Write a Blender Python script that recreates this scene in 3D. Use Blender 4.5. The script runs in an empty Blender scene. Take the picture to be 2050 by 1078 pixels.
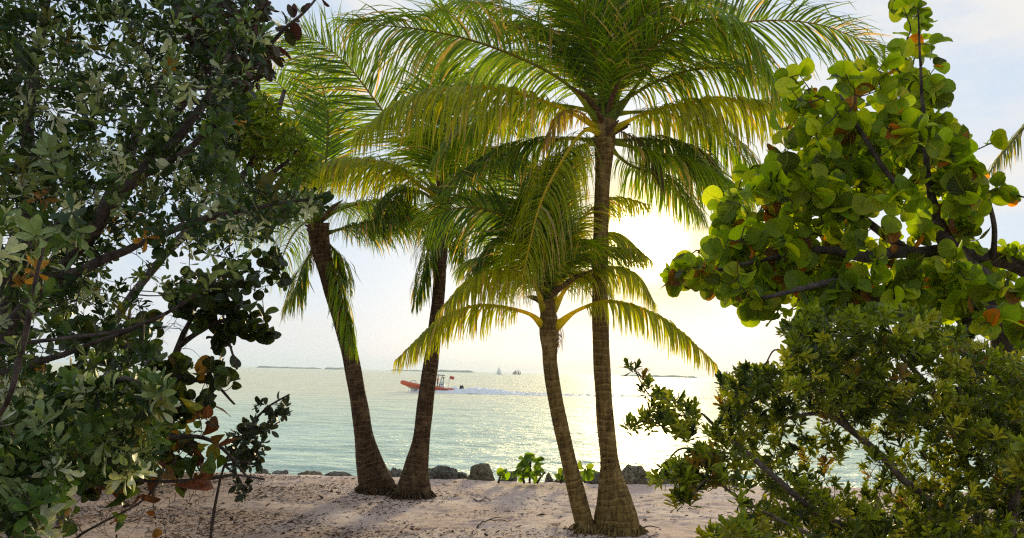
import bpy, math, random
import numpy as np

C = bpy.context.scene.collection
scene = bpy.context.scene
rad = math.radians

# ------------------------------------------------------------------ camera
F, CX, CY = 1775.0, 1025.0, 539.0
CAM = np.array([0.0, 0.0, 1.65])
PITCH, ROLL = math.atan2(207.5, F), 0.0235
fw = np.array([0, math.cos(PITCH), math.sin(PITCH)])
u0 = np.array([0, -math.sin(PITCH), math.cos(PITCH)])
r0 = np.array([1.0, 0, 0])
RT = r0 * math.cos(ROLL) + u0 * math.sin(ROLL)
UP = -r0 * math.sin(ROLL) + u0 * math.cos(ROLL)


def ray(px, py):
    return fw + RT * (px - CX) / F - UP * (py - CY) / F


def at(px, py, d):
    """world point d metres out (along Y) in the direction of a photo pixel"""
    r = ray(px, py)
    return CAM + r * (d / r[1])


def on_ground(px, py, z=0.0):
    r = ray(px, py)
    return CAM + r * ((z - CAM[2]) / r[2])


# ------------------------------------------------------------------ mesh helpers
class MB:
    def __init__(s):
        s.V, s.F, s.C, s.U, s.n = [], [], [], [], 0

    def add(s, V, faces, col=None, uv=None):
        V = np.asarray(V, float)
        s.V.append(V)
        for f in faces:
            f = np.asarray(f, np.int64)
            if len(f):
                s.F.append(f + s.n)
        c = np.ones((len(V), 3)) * 0.5 if col is None else np.broadcast_to(np.asarray(col, float), (len(V), 3))
        s.C.append(c)
        s.U.append(np.zeros((len(V), 2)) if uv is None else np.asarray(uv, float))
        s.n += len(V)

    def build(s, name, mat, parent=None, smooth=True):
        V = np.concatenate(s.V); Cc = np.concatenate(s.C); U = np.concatenate(s.U)
        me = bpy.data.meshes.new(name)
        me.vertices.add(len(V)); me.vertices.foreach_set('co', V.astype(np.float32).ravel())
        loops = np.concatenate([f.ravel() for f in s.F])
        sizes = np.concatenate([np.full(len(f), f.shape[1]) for f in s.F])
        me.loops.add(len(loops)); me.loops.foreach_set('vertex_index', loops.astype(np.int32))
        starts = np.concatenate([[0], np.cumsum(sizes)[:-1]])
        me.polygons.add(len(sizes)); me.polygons.foreach_set('loop_start', starts.astype(np.int32))
        me.polygons.foreach_set('use_smooth', np.full(len(sizes), smooth))
        ul = me.uv_layers.new(name='UVMap'); ul.data.foreach_set('uv', U[loops].astype(np.float32).ravel())
        at_ = me.color_attributes.new('tint', 'FLOAT_COLOR', 'POINT')
        at_.data.foreach_set('color', np.concatenate([Cc, np.ones((len(Cc), 1))], 1).astype(np.float32).ravel())
        me.update(); me.validate()
        if mat is not None:
            me.materials.append(mat)
        o = bpy.data.objects.new(name, me); C.objects.link(o)
        if parent is not None:
            o.parent = parent
            o.matrix_parent_inverse = parent.matrix_basis.inverted()
        return o


def tag(o, label=None, cat=None, group=None, kind=None):
    if label: o['label'] = label
    if cat: o['category'] = cat
    if group: o['group'] = group
    if kind: o['kind'] = kind
    return o


def thing(name, loc, label, cat, group=None):
    o = bpy.data.objects.new(name, None); C.objects.link(o)
    o.location = tuple(float(v) for v in loc); o.empty_display_size = 0.3
    bpy.context.view_layer.update()
    return tag(o, label, cat, group)


def norm(v):
    v = np.asarray(v, float)
    return v / np.maximum(np.linalg.norm(v, axis=-1, keepdims=True), 1e-9)


def spline(P, n):
    """Catmull-Rom through P, n samples (any dimension)"""
    P = np.asarray(P, float)
    if len(P) == 2:
        t = np.linspace(0, 1, n)[:, None]
        return P[0] * (1 - t) + P[1] * t
    Q = np.concatenate([[2 * P[0] - P[1]], P, [2 * P[-1] - P[-2]]])
    seg = np.linalg.norm(np.diff(P[:, :min(3, P.shape[1])], axis=0), axis=1)
    cum = np.concatenate([[0], np.cumsum(seg)]); cum /= cum[-1]
    t = np.linspace(0, 1, n)
    k = np.clip(np.searchsorted(cum, t, side='right') - 1, 0, len(P) - 2)
    u = ((t - cum[k]) / np.maximum(cum[k + 1] - cum[k], 1e-9))[:, None]
    a, b, c, d = Q[k], Q[k + 1], Q[k + 2], Q[k + 3]
    return 0.5 * (2 * b + (c - a) * u + (2 * a - 5 * b + 4 * c - d) * u ** 2 + (3 * b - a - 3 * c + d) * u ** 3)


def frames(P, n0=None):
    T = norm(np.gradient(P, axis=0))
    N = np.zeros_like(P)
    a = np.array(n0, float) if n0 is not None else (np.array([1.0, 0, 0]) if abs(T[0][2]) > 0.7 else np.array([0, 0, 1.0]))
    for i in range(len(P)):
        a = a - T[i] * np.dot(a, T[i])
        a = a / max(np.linalg.norm(a), 1e-9)
        N[i] = a
    return T, N, np.cross(T, N)


def tube(mb, P, R, k=8, col=None, cap=True, wob=None):
    P = np.asarray(P, float); n = len(P); R = np.broadcast_to(np.asarray(R, float), (n,))
    T, N, S = frames(P)
    ang = np.linspace(0, 2 * math.pi, k + 1)
    L = np.concatenate([[0], np.cumsum(np.linalg.norm(np.diff(P, axis=0), axis=1))])
    rr = R[:, None] * np.ones((1, k + 1))
    if wob is not None:
        rr = rr * wob(ang[None, :], L[:, None])
    V = P[:, None, :] + rr[:, :, None] * (np.cos(ang)[None, :, None] * N[:, None, :] + np.sin(ang)[None, :, None] * S[:, None, :])
    uv = np.stack([np.broadcast_to(np.linspace(0, 1, k + 1)[None, :], (n, k + 1)), np.broadcast_to(L[:, None], (n, k + 1))], -1)
    i = np.arange(n - 1)[:, None] * (k + 1); j = np.arange(k)[None, :]
    q = np.stack([i + j, i + j + 1, i + j + k + 2, i + j + k + 1], -1).reshape(-1, 4)
    fs = [q]
    if cap:
        fs.append(np.array([[(n - 1) * (k + 1) + x for x in range(k)]]))
        fs.append(np.array([[x for x in range(k)][::-1]]))
    c = col
    if col is not None and np.ndim(col) == 2 and len(col) == n:
        c = np.repeat(np.asarray(col), k + 1, axis=0)
    mb.add(V.reshape(-1, 3), fs, c, uv.reshape(-1, 2))


def box(mb, c, s, col=None, rz=0.0, taper=1.0, ry=0.0):
    """chamfered box, centre c, full size s"""
    h = np.array(s) / 2; b = min(h) * 0.25
    V, Fq = [], []
    prof = [(-h[2], b), (-h[2] + b, 0), (h[2] - b, 0), (h[2], b)]
    for z, ins in prof:
        tp = 1 + (taper - 1) * (z + h[2]) / (2 * h[2])
        x, y = (h[0] - ins) * tp, (h[1] - ins) * tp
        for sx, sy in ((-1, -1), (1, -1), (1, 1), (-1, 1)):
            if sx * sy > 0:
                pts = [(sx * x, sy * (y - b)), (sx * (x - b), sy * y)]
            else:
                pts = [(sx * (x - b), sy * y), (sx * x, sy * (y - b))]
            V += [(p[0], p[1], z) for p in pts]
    V = np.array(V)
    for r in range(3):
        for j in range(8):
            Fq.append((r * 8 + j, r * 8 + (j + 1) % 8, r * 8 + 8 + (j + 1) % 8, r * 8 + 8 + j))
    if ry:
        c_, s_ = math.cos(ry), math.sin(ry)
        V = np.stack([V[:, 0] * c_ + V[:, 2] * s_, V[:, 1], -V[:, 0] * s_ + V[:, 2] * c_], 1)
    c_, s_ = math.cos(rz), math.sin(rz)
    V = np.stack([V[:, 0] * c_ - V[:, 1] * s_, V[:, 0] * s_ + V[:, 1] * c_, V[:, 2]], 1)
    mb.add(V + np.array(c), [np.array(Fq), np.array([list(range(8))[::-1], list(range(24, 32))])], col)


_hr = np.random.RandomState(99)
_perm = _hr.rand(64, 64, 64)


def noise3(P, s=1.0):
    """value noise 0..1 at points P"""
    p = np.asarray(P, float) * s + 1000.0
    i = np.floor(p).astype(int); f = p - i; f = f * f * (3 - 2 * f)
    out = 0
    for dx in (0, 1):
        for dy in (0, 1):
            for dz in (0, 1):
                w = (f[..., 0] if dx else 1 - f[..., 0]) * (f[..., 1] if dy else 1 - f[..., 1]) * (f[..., 2] if dz else 1 - f[..., 2])
                out = out + w * _perm[(i[..., 0] + dx) % 64, (i[..., 1] + dy) % 64, (i[..., 2] + dz) % 64]
    return out


def fbm(P, s=1.0, o=4):
    v, a, t = 0, 1.0, 0
    for k in range(o):
        v = v + a * noise3(np.asarray(P) + 17.3 * k, s * 2 ** k); t += a; a *= 0.5
    return v / t


# ------------------------------------------------------------------ materials
def newmat(name):
    m = bpy.data.materials.new(name); m.use_nodes = True
    nt = m.node_tree; nt.nodes.clear()
    out = nt.nodes.new('ShaderNodeOutputMaterial')
    return m, nt, out


def nd(nt, t, **kw):
    n = nt.nodes.new(t)
    for k, v in kw.items():
        if k.startswith('i_'):
            n.inputs[k[2:].replace('_', ' ')].default_value = v
        else:
            setattr(n, k, v)
    return n


def mixc(nt, fac, a, b, blend='MIX'):
    n = nt.nodes.new('ShaderNodeMix'); n.data_type = 'RGBA'; n.blend_type = blend
    for idx, v in ((0, fac), (6, a), (7, b)):
        if hasattr(v, 'is_output'):
            nt.links.new(v, n.inputs[idx])
        elif idx == 0:
            n.inputs[0].default_value = v
        else:
            n.inputs[idx].default_value = (*v, 1) if len(v) == 3 else v
    return n.outputs[2]


def math_(nt, op, a, b=None, c=None, clamp=False):
    n = nt.nodes.new('ShaderNodeMath'); n.operation = op; n.use_clamp = clamp
    for i, v in enumerate((a, b, c)):
        if v is None: continue
        if hasattr(v, 'is_output'): nt.links.new(v, n.inputs[i])
        else: n.inputs[i].default_value = v
    return n.outputs[0]


def maprange(nt, v, a, b, c=0.0, d=1.0, smooth=False):
    n = nt.nodes.new('ShaderNodeMapRange'); n.clamp = True
    if smooth: n.interpolation_type = 'SMOOTHSTEP'
    nt.links.new(v, n.inputs[0])
    for i, x in enumerate((a, b, c, d)): n.inputs[i + 1].default_value = x
    return n.outputs[0]


def noise(nt, vec, scale, detail=4, rough=0.55, sc=(1, 1, 1), dist=0.0):
    mp = nd(nt, 'ShaderNodeMapping'); mp.inputs['Scale'].default_value = sc
    nt.links.new(vec, mp.inputs[0])
    n = nd(nt, 'ShaderNodeTexNoise'); n.inputs['Scale'].default_value = scale; n.inputs['Detail'].default_value = detail
    n.inputs['Roughness'].default_value = rough; n.inputs['Distortion'].default_value = dist
    nt.links.new(mp.outputs[0], n.inputs[0])
    return n.outputs[0]


def leaf_mat(name, trans=0.4, rough=0.4, spec=0.4, warm=(1.25, 1.15, 0.35), veins=0.0, mottle=0.25, sheen=0.0):
    m, nt, out = newmat(name)
    a = nd(nt, 'ShaderNodeAttribute', attribute_name='tint')
    tc = nd(nt, 'ShaderNodeTexCoord')
    nz = noise(nt, tc.outputs['Object'], 38.0, 3)
    f = maprange(nt, nz, 0.3, 0.7, 1 - mottle, 1 + mottle)
    col = mixc(nt, 1.0, a.outputs['Color'], f, 'MULTIPLY')
    sp_n = noise(nt, tc.outputs['Object'], 95.0, 2, 0.5)
    col = mixc(nt, maprange(nt, sp_n, 0.70, 0.76, 0, 0.5), col, (0.10, 0.055, 0.015))
    if veins:
        uv = nd(nt, 'ShaderNodeSeparateXYZ'); nt.links.new(tc.outputs['UV'], uv.inputs[0])
        ax = math_(nt, 'ABSOLUTE', math_(nt, 'SUBTRACT', uv.outputs[0], 0.5))
        mid = maprange(nt, ax, 0.012, 0.035, 1, 0)
        ph = math_(nt, 'FRACT', math_(nt, 'SUBTRACT', math_(nt, 'MULTIPLY', uv.outputs[1], 5.0), math_(nt, 'MULTIPLY', ax, 5.0)))
        sv = maprange(nt, math_(nt, 'ABSOLUTE', math_(nt, 'SUBTRACT', ph, 0.5)), 0.03, 0.09, 0.7, 0)
        v = math_(nt, 'MULTIPLY', math_(nt, 'MAXIMUM', mid, sv), veins)
        col = mixc(nt, v, col, (0.34, 0.30, 0.06))
    p = nd(nt, 'ShaderNodeBsdfPrincipled')
    p.inputs['Roughness'].default_value = rough
    p.inputs['Specular IOR Level'].default_value = spec
    if sheen:
        p.inputs['Sheen Weight'].default_value = sheen
    nt.links.new(col, p.inputs['Base Color'])
    t = nd(nt, 'ShaderNodeBsdfTranslucent')
    nt.links.new(mixc(nt, 1.0, col, warm, 'MULTIPLY'), t.inputs['Color'])
    mx = nd(nt, 'ShaderNodeMixShader'); mx.inputs[0].default_value = trans
    nt.links.new(p.outputs[0], mx.inputs[1]); nt.links.new(t.outputs[0], mx.inputs[2])
    nt.links.new(mx.outputs[0], out.inputs[0])
    return m


def plain(name, col, rough=0.6, spec=0.4, metal=0.0, var=0.15, scale=6.0, bump=0.0):
    m, nt, out = newmat(name)
    tc = nd(nt, 'ShaderNodeTexCoord')
    nz = noise(nt, tc.outputs['Object'], scale, 5)
    f = maprange(nt, nz, 0.3, 0.7, 1 - var, 1 + var)
    p = nd(nt, 'ShaderNodeBsdfPrincipled')
    nt.links.new(mixc(nt, 1.0, col, f, 'MULTIPLY'), p.inputs['Base Color'])
    p.inputs['Roughness'].default_value = rough; p.inputs['Metallic'].default_value = metal
    p.inputs['Specular IOR Level'].default_value = spec
    if bump:
        b = nd(nt, 'ShaderNodeBump'); b.inputs['Strength'].default_value = bump; b.inputs['Distance'].default_value = 0.02
        nt.links.new(nz, b.inputs['Height']); nt.links.new(b.outputs[0], p.inputs['Normal'])
    nt.links.new(p.outputs[0], out.inputs[0])
    return m


def bark_mat(name, dark, light, scale=14.0, bump=0.6):
    m, nt, out = newmat(name)
    tc = nd(nt, 'ShaderNodeTexCoord')
    n1 = noise(nt, tc.outputs['Object'], scale, 6, 0.65)
    n2 = noise(nt, tc.outputs['Object'], scale * 5, 4, 0.6)
    col = mixc(nt, maprange(nt, n1, 0.35, 0.68), dark, light)
    col = mixc(nt, maprange(nt, n2, 0.5, 0.7, 0, 0.6), col, dark)
    p = nd(nt, 'ShaderNodeBsdfPrincipled'); p.inputs['Roughness'].default_value = 0.85
    p.inputs['Specular IOR Level'].default_value = 0.2
    nt.links.new(col, p.inputs['Base Color'])
    b = nd(nt, 'ShaderNodeBump'); b.inputs['Strength'].default_value = bump; b.inputs['Distance'].default_value = 0.012
    nt.links.new(n1, b.inputs['Height']); nt.links.new(b.outputs[0], p.inputs['Normal'])
    nt.links.new(p.outputs[0], out.inputs[0])
    return m


def palm_bark(name, dark, mid, light, ring=0.07):
    """ringed palm trunk: UV.y is metres along the trunk"""
    m, nt, out = newmat(name)
    tc = nd(nt, 'ShaderNodeTexCoord')
    uv = nd(nt, 'ShaderNodeSeparateXYZ'); nt.links.new(tc.outputs['UV'], uv.inputs[0])
    wob = noise(nt, tc.outputs['Object'], 3.2, 4)
    v = math_(nt, 'ADD', uv.outputs[1], math_(nt, 'MULTIPLY', wob, 0.16))
    ph = math_(nt, 'FRACT', math_(nt, 'DIVIDE', v, ring))
    rim = maprange(nt, math_(nt, 'ABSOLUTE', math_(nt, 'SUBTRACT', ph, 0.5)), 0.0, 0.16, 1, 0)
    fib = noise(nt, tc.outputs['Object'], 30.0, 5, 0.65, (1, 1, 0.12))
    blot = noise(nt, tc.outputs['Object'], 6.0, 5, 0.65)
    fine = noise(nt, tc.outputs['Object'], 70.0, 4, 0.7, (1, 1, 1.6))
    col = mixc(nt, maprange(nt, fib, 0.38, 0.66), dark, mid)
    col = mixc(nt, maprange(nt, blot, 0.52, 0.72, 0, 0.75), col, light)
    rim = math_(nt, 'MULTIPLY', rim, maprange(nt, noise(nt, tc.outputs['Object'], 4.5, 4, 0.65, (1, 1, 2.0)), 0.38, 0.62))
    col = mixc(nt, math_(nt, 'MULTIPLY', rim, maprange(nt, fine, 0.4, 0.6)), col, light)
    seam = maprange(nt, math_(nt, 'ABSOLUTE', math_(nt, 'SUBTRACT', ph, 0.78)), 0.0, 0.10, 0.8, 0)
    seam = math_(nt, 'MULTIPLY', seam, maprange(nt, noise(nt, tc.outputs['Object'], 7.0, 4, 0.6, (1, 1, 2.5)), 0.4, 0.6))
    col = mixc(nt, seam, col, tuple(c * 0.3 for c in dark))
    col = mixc(nt, maprange(nt, fine, 0.56, 0.72, 0, 0.8), col, tuple(c * 0.4 for c in dark))
    p = nd(nt, 'ShaderNodeBsdfPrincipled'); p.inputs['Roughness'].default_value = 0.9
    p.inputs['Specular IOR Level'].default_value = 0.15
    nt.links.new(col, p.inputs['Base Color'])
    h = math_(nt, 'ADD', math_(nt, 'MULTIPLY', ph, 0.9), math_(nt, 'ADD', fib, math_(nt, 'MULTIPLY', fine, 0.5)))
    b = nd(nt, 'ShaderNodeBump'); b.inputs['Strength'].default_value = 0.9; b.inputs['Distance'].default_value = 0.015
    nt.links.new(h, b.inputs['Height']); nt.links.new(b.outputs[0], p.inputs['Normal'])
    nt.links.new(p.outputs[0], out.inputs[0])
    return m


M = {}
M['palm_leaf'] = leaf_mat('palm_leaflet', 0.52, 0.34, 0.4, (2.5, 2.0, 0.2), mottle=0.2)
M['dry_leaf'] = leaf_mat('dry_palm_leaf', 0.2, 0.7, 0.15, (1.2, 1.0, 0.6))
M['grape_leaf'] = leaf_mat('sea_grape_leaf', 0.55, 0.48, 0.28, (2.0, 1.9, 0.2), veins=0.6, mottle=0.08)
M['dark_grape_leaf'] = leaf_mat('dark_sea_grape_leaf', 0.3, 0.4, 0.3, (1.2, 1.1, 0.4), veins=0.35, mottle=0.3)
M['silver_leaf'] = leaf_mat('silver_leaf', 0.28, 0.42, 0.32, (1.3, 1.3, 0.4), mottle=0.2)
M['tuft_leaf'] = leaf_mat('tuft_leaf', 0.38, 0.4, 0.4, (1.8, 1.6, 0.3), mottle=0.3)
M['small_leaf'] = leaf_mat('small_bright_leaf', 0.5, 0.4, 0.35, (1.4, 1.3, 0.25), mottle=0.25)
M['red_leaf'] = leaf_mat('red_tipped_leaf', 0.25, 0.4, 0.4, (1.2, 1.0, 0.5), mottle=0.25)
M['bark'] = bark_mat('grey_brown_bark', (0.035, 0.025, 0.02), (0.15, 0.12, 0.10))
M['pale_bark'] = bark_mat('pale_twig_bark', (0.06, 0.045, 0.035), (0.26, 0.21, 0.17), 20)
M['palm_bark_brown'] = palm_bark('brown_ringed_bark', (0.045, 0.026, 0.014), (0.13, 0.078, 0.038), (0.30, 0.20, 0.10))
M['palm_bark_golden'] = palm_bark('golden_ringed_bark', (0.10, 0.064, 0.020), (0.30, 0.20, 0.062), (0.52, 0.38, 0.15))
M['fibre'] = bark_mat('palm_fibre', (0.05, 0.03, 0.015), (0.24, 0.14, 0.06), 40)

# ------------------------------------------------------------------ world, sun, camera
sund = norm(ray(1292, 482))
ELEV = math.asin(sund[2]); AZ = math.atan2(sund[0], sund[1])
w = bpy.data.worlds.new('World'); scene.world = w; w.use_nodes = True
nt = w.node_tree; nt.nodes.clear()
wo = nt.nodes.new('ShaderNodeOutputWorld'); bg = nt.nodes.new('ShaderNodeBackground')
bg.inputs['Strength'].default_value = 0.1
sky = nt.nodes.new('ShaderNodeTexSky'); sky.sky_type = 'NISHITA'; sky.sun_disc = False
sky.sun_elevation = ELEV; sky.sun_rotation = AZ; sky.altitude = 0; sky.air_density = 1.0; sky.dust_density = 1.5; sky.ozone_density = 1.5
tc = nt.nodes.new('ShaderNodeTexCoord')
gen = tc.outputs['Generated']
sep = nd(nt, 'ShaderNodeSeparateXYZ'); nt.links.new(gen, sep.inputs[0])
# thin veil of cloud: patches of noise over the clear sky
cl = noise(nt, gen, 3.2, 6, 0.55, (1.0, 1.0, 2.6), 0.4)
cl2 = noise(nt, gen, 9.0, 5, 0.6, (1.0, 1.0, 3.0), 0.3)
cov = math_(nt, 'ADD', math_(nt, 'MULTIPLY', cl, 0.75), math_(nt, 'MULTIPLY', cl2, 0.25))
covf = maprange(nt, cov, 0.435, 0.66, 0.0, 1.0, True)
blue = mixc(nt, 0.10, (3.8, 4.6, 5.7), sky.outputs[0])          # thin cloud with the blue behind it
white = (5.6, 5.48, 5.34)                                         # thicker cloud
skyc = mixc(nt, covf, blue, white)
SKYFAC = True
# aureole: the sun seen through the veil
dotn = nd(nt, 'ShaderNodeVectorMath', operation='DOT_PRODUCT'); nt.links.new(gen, dotn.inputs[0]); dotn.inputs[1].default_value = tuple(sund)
skyc = mixc(nt, 1.0, skyc, maprange(nt, dotn.outputs['Value'], -0.6, 0.75, 0.76, 1.0, True), 'MULTIPLY')   # cloud is brightest towards the sun
ang = math_(nt, 'MULTIPLY', math_(nt, 'ARCCOSINE', math_(nt, 'MINIMUM', dotn.outputs['Value'], 0.999999)), 180 / math.pi)
g1 = math_(nt, 'EXPONENT', math_(nt, 'MULTIPLY', math_(nt, 'POWER', math_(nt, 'DIVIDE', ang, 1.5), 2.0), -1.0))
g2 = math_(nt, 'EXPONENT', math_(nt, 'MULTIPLY', math_(nt, 'DIVIDE', ang, 7.0), -1.0))
au = mixc(nt, 1.0, mixc(nt, g1, (0, 0, 0), (140, 120, 70)), mixc(nt, g2, (0, 0, 0), (1.3, 0.8, 0.0)), 'ADD')
g3 = math_(nt, 'EXPONENT', math_(nt, 'MULTIPLY', math_(nt, 'POWER', math_(nt, 'DIVIDE', ang, 4.2), 2.0), -1.0))
skyc = mixc(nt, math_(nt, 'MULTIPLY', g3, 0.9), skyc, (7.6, 5.7, 1.6))          # golden light round the low sun
skyc = mixc(nt, 1.0, skyc, au, 'ADD')
nt.links.new(skyc, bg.inputs[0]); nt.links.new(bg.outputs[0], wo.inputs[0])
try:
    w.cycles.sampling_method = 'MANUAL'; w.cycles.sample_map_resolution = 2048
except Exception:
    pass

from mathutils import Matrix, Vector
sl = bpy.data.lights.new('sun', 'SUN'); sl.energy = 2.6; sl.angle = rad(5); sl.color = (1.0, 0.80, 0.42)
so = bpy.data.objects.new('sun', sl); C.objects.link(so)
so.rotation_euler = Vector(-sund).to_track_quat('-Z', 'Y').to_euler()

cd = bpy.data.cameras.new('camera'); cam = bpy.data.objects.new('camera', cd); C.objects.link(cam)
cd.sensor_width = 36; cd.lens = 36 * F / 2050; cd.clip_start = 0.05; cd.clip_end = 60000
mw = Matrix(((RT[0], UP[0], -fw[0], CAM[0]), (RT[1], UP[1], -fw[1], CAM[1]), (RT[2], UP[2], -fw[2], CAM[2]), (0, 0, 0, 1)))
cam.matrix_world = mw
scene.camera = cam
vs = scene.view_settings
vs.view_transform = 'Standard'; vs.look = 'None'; vs.gamma = 1; vs.use_curve_mapping = False; vs.exposure = 0.68
cy = scene.cycles
cy.max_bounces = 7; cy.diffuse_bounces = 4; cy.glossy_bounces = 3; cy.transmission_bounces = 5; cy.volume_bounces = 0
cy.use_denoising = False; cy.filter_width = 1.25; cy.sample_clamp_direct = 3.0; cy.sample_clamp_indirect = 6

# ------------------------------------------------------------------ beach and sea
SHORE = 13.7


_fr = np.random.RandomState(7)
STEPS = []
for _w in range(13):                     # tracks of footprints and scuffs
    _p = np.array([_fr.uniform(-5, 5), _fr.uniform(7.5, 12.8)]); _a = _fr.uniform(0, 6.28)
    for _k in range(11):
        _a += _fr.normal(0, 0.12); _p = _p + np.array([math.cos(_a), math.sin(_a)]) * 0.36
        STEPS.append((_p[0] - math.sin(_a) * 0.09 * (-1) ** _k, _p[1] + math.cos(_a) * 0.09 * (-1) ** _k, _a, _fr.uniform(0.008, 0.018)))


def beach_z(x, y):
    P = np.stack([x, y, np.zeros_like(x)], -1)
    z = (fbm(P, 0.7, 3) - 0.5) * 0.07 + (fbm(P, 3.0, 4) - 0.5) * 0.036 + (fbm(P, 13.0, 2) - 0.5) * 0.016
    for (sx, sy, sa, sd) in STEPS:
        if x.size > 5000:
            m_ = (np.abs(x - sx) < 0.4) & (np.abs(y - sy) < 0.4)
            if not m_.any(): continue
        else: m_ = np.ones(x.shape, bool)
        dx, dy = x[m_] - sx, y[m_] - sy
        u, v = (dx * math.cos(sa) + dy * math.sin(sa)) / 0.12, (-dx * math.sin(sa) + dy * math.cos(sa)) / 0.055
        r2 = u * u + v * v
        z[m_] += -sd * np.exp(-r2 * r2 * 0.7) + sd * 0.45 * np.exp(-((np.sqrt(r2) - 1.5) / 0.4) ** 2)
    e = SHORE + (fbm(P * [1, 0, 0], 0.5, 3) - 0.5) * 0.5
    over = np.maximum(y - e, 0)
    z = z * np.exp(-over * 0.5) - np.where(over < 4, 1.0 - np.cos(np.minimum(over, 4) / 4 * math.pi / 2 * 1.2), 1.0 - math.cos(math.pi * 0.6)) * 1.25
    z = z - np.maximum(over - 4, 0) * 0.05
    return np.maximum(z, -5.0)


def grid_mesh(xs, ys, zf, name, mat):
    X, Y = np.meshgrid(xs, ys)
    Z = zf(X, Y) if callable(zf) else np.full_like(X, zf)
    V = np.stack([X, Y, Z], -1).reshape(-1, 3)
    nx, ny = len(xs), len(ys)
    i = np.arange(ny - 1)[:, None] * nx; j = np.arange(nx - 1)[None, :]
    q = np.stack([i + j, i + j + 1, i + j + nx + 1, i + j + nx], -1).reshape(-1, 4)
    mb = MB(); mb.add(V, [q])
    return mb.build(name, mat)


m, nt, out = newmat('beach_sand')
tc = nd(nt, 'ShaderNodeTexCoord'); ob = tc.outputs['Object']
n1 = noise(nt, ob, 0.8, 5, 0.6); n2 = noise(nt, ob, 9.0, 6, 0.7); n3 = noise(nt, ob, 160.0, 3, 0.6); n4 = noise(nt, ob, 30.0, 4, 0.65, (0.6, 1.4, 1))
col = mixc(nt, maprange(nt, n1, 0.35, 0.65), (0.62, 0.425, 0.345), (0.77, 0.585, 0.50))
col = mixc(nt, maprange(nt, n2, 0.46, 0.7, 0, 0.45), col, (0.34, 0.24, 0.16))
col = mixc(nt, maprange(nt, n3, 0.5, 0.75, 0, 0.5), col, (0.72, 0.62, 0.54))
n5 = noise(nt, ob, 17.0, 5, 0.75, (0.5, 1.3, 1), 0.3)
col = mixc(nt, maprange(nt, n4, 0.57, 0.68, 0, 0.75), col, (0.15, 0.09, 0.055))
col = mixc(nt, maprange(nt, n5, 0.58, 0.70, 0, 0.7), col, (0.22, 0.13, 0.08))
sp = nd(nt, 'ShaderNodeSeparateXYZ'); nt.links.new(ob, sp.inputs[0])
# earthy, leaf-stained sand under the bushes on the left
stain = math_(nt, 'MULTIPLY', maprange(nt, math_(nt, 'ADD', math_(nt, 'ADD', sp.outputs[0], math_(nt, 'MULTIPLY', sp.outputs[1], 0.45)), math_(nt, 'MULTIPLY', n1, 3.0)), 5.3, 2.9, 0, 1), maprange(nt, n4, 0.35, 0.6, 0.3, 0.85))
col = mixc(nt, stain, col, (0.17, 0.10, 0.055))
p = nd(nt, 'ShaderNodeBsdfPrincipled'); p.inputs['Roughness'].default_value = 0.95; p.inputs['Specular IOR Level'].default_value = 0.15
nt.links.new(col, p.inputs['Base Color'])
b = nd(nt, 'ShaderNodeBump'); b.inputs['Strength'].default_value = 0.7; b.inputs['Distance'].default_value = 0.012
nt.links.new(math_(nt, 'ADD', n4, math_(nt, 'MULTIPLY', n3, 0.4)), b.inputs['Height']); nt.links.new(b.outputs[0], p.inputs['Normal'])
nt.links.new(p.outputs[0], out.inputs[0])
M['sand'] = m


def geo(a, b, n):
    return a * (b / a) ** np.linspace(0, 1, n)


ys = np.concatenate([-geo(6, 400, 14)[::-1], np.linspace(-5.5, 6.4, 40), np.linspace(6.5, 14.6, 240), np.linspace(14.7, 20, 40), geo(20.5, 30000, 26)])
xs = np.concatenate([-geo(9.3, 30000, 30)[::-1], np.linspace(-9, 9, 420), geo(9.3, 30000, 30)])
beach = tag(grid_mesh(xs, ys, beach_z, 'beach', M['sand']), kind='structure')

m, nt, out = newmat('sea_water')
tc = nd(nt, 'ShaderNodeTexCoord'); ob = tc.outputs['Object']
w1 = noise(nt, ob, 0.16, 4, 0.55, (0.6, 1.0, 1), 0.3)
w2 = noise(nt, ob, 0.55, 5, 0.62, (0.4, 1.0, 1), 0.5)
w3 = noise(nt, ob, 1.9, 4, 0.62, (0.55, 1.0, 1), 0.4)
h = math_(nt, 'ADD', math_(nt, 'MULTIPLY', w1, 1.5), math_(nt, 'ADD', math_(nt, 'MULTIPLY', w2, 0.55), math_(nt, 'MULTIPLY', w3, 0.40)))
sp = nd(nt, 'ShaderNodeSeparateXYZ'); nt.links.new(ob, sp.inputs[0])
far_sheen = maprange(nt, sp.outputs[1], 20, 120, 0, 1, True)
col = mixc(nt, far_sheen, (0.60, 0.77, 0.63), (0.88, 0.85, 0.63))  # paler with distance: brightness of reflected sky put into the water colour
col = mixc(nt, maprange(nt, w2, 0.5, 0.72, 0, 0.5), col, (0.10, 0.24, 0.20))  # dark ripple shading painted into the colour from the wave noise
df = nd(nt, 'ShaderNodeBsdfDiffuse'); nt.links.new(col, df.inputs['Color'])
gl = nd(nt, 'ShaderNodeBsdfGlossy'); gl.inputs['Roughness'].default_value = 0.36; gl.inputs['Color'].default_value = (1.0, 0.95, 0.78, 1)
b = nd(nt, 'ShaderNodeBump'); b.inputs['Strength'].default_value = 1.0; b.inputs['Distance'].default_value = 1.0
nt.links.new(h, b.inputs['Height']); nt.links.new(b.outputs[0], df.inputs['Normal']); nt.links.new(b.outputs[0], gl.inputs['Normal'])
fr = nd(nt, 'ShaderNodeFresnel'); fr.inputs['IOR'].default_value = 1.33; nt.links.new(b.outputs[0], fr.inputs['Normal'])
mx = nd(nt, 'ShaderNodeMixShader'); nt.links.new(math_(nt, 'MULTIPLY', fr.outputs[0], 0.85), mx.inputs[0])
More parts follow.
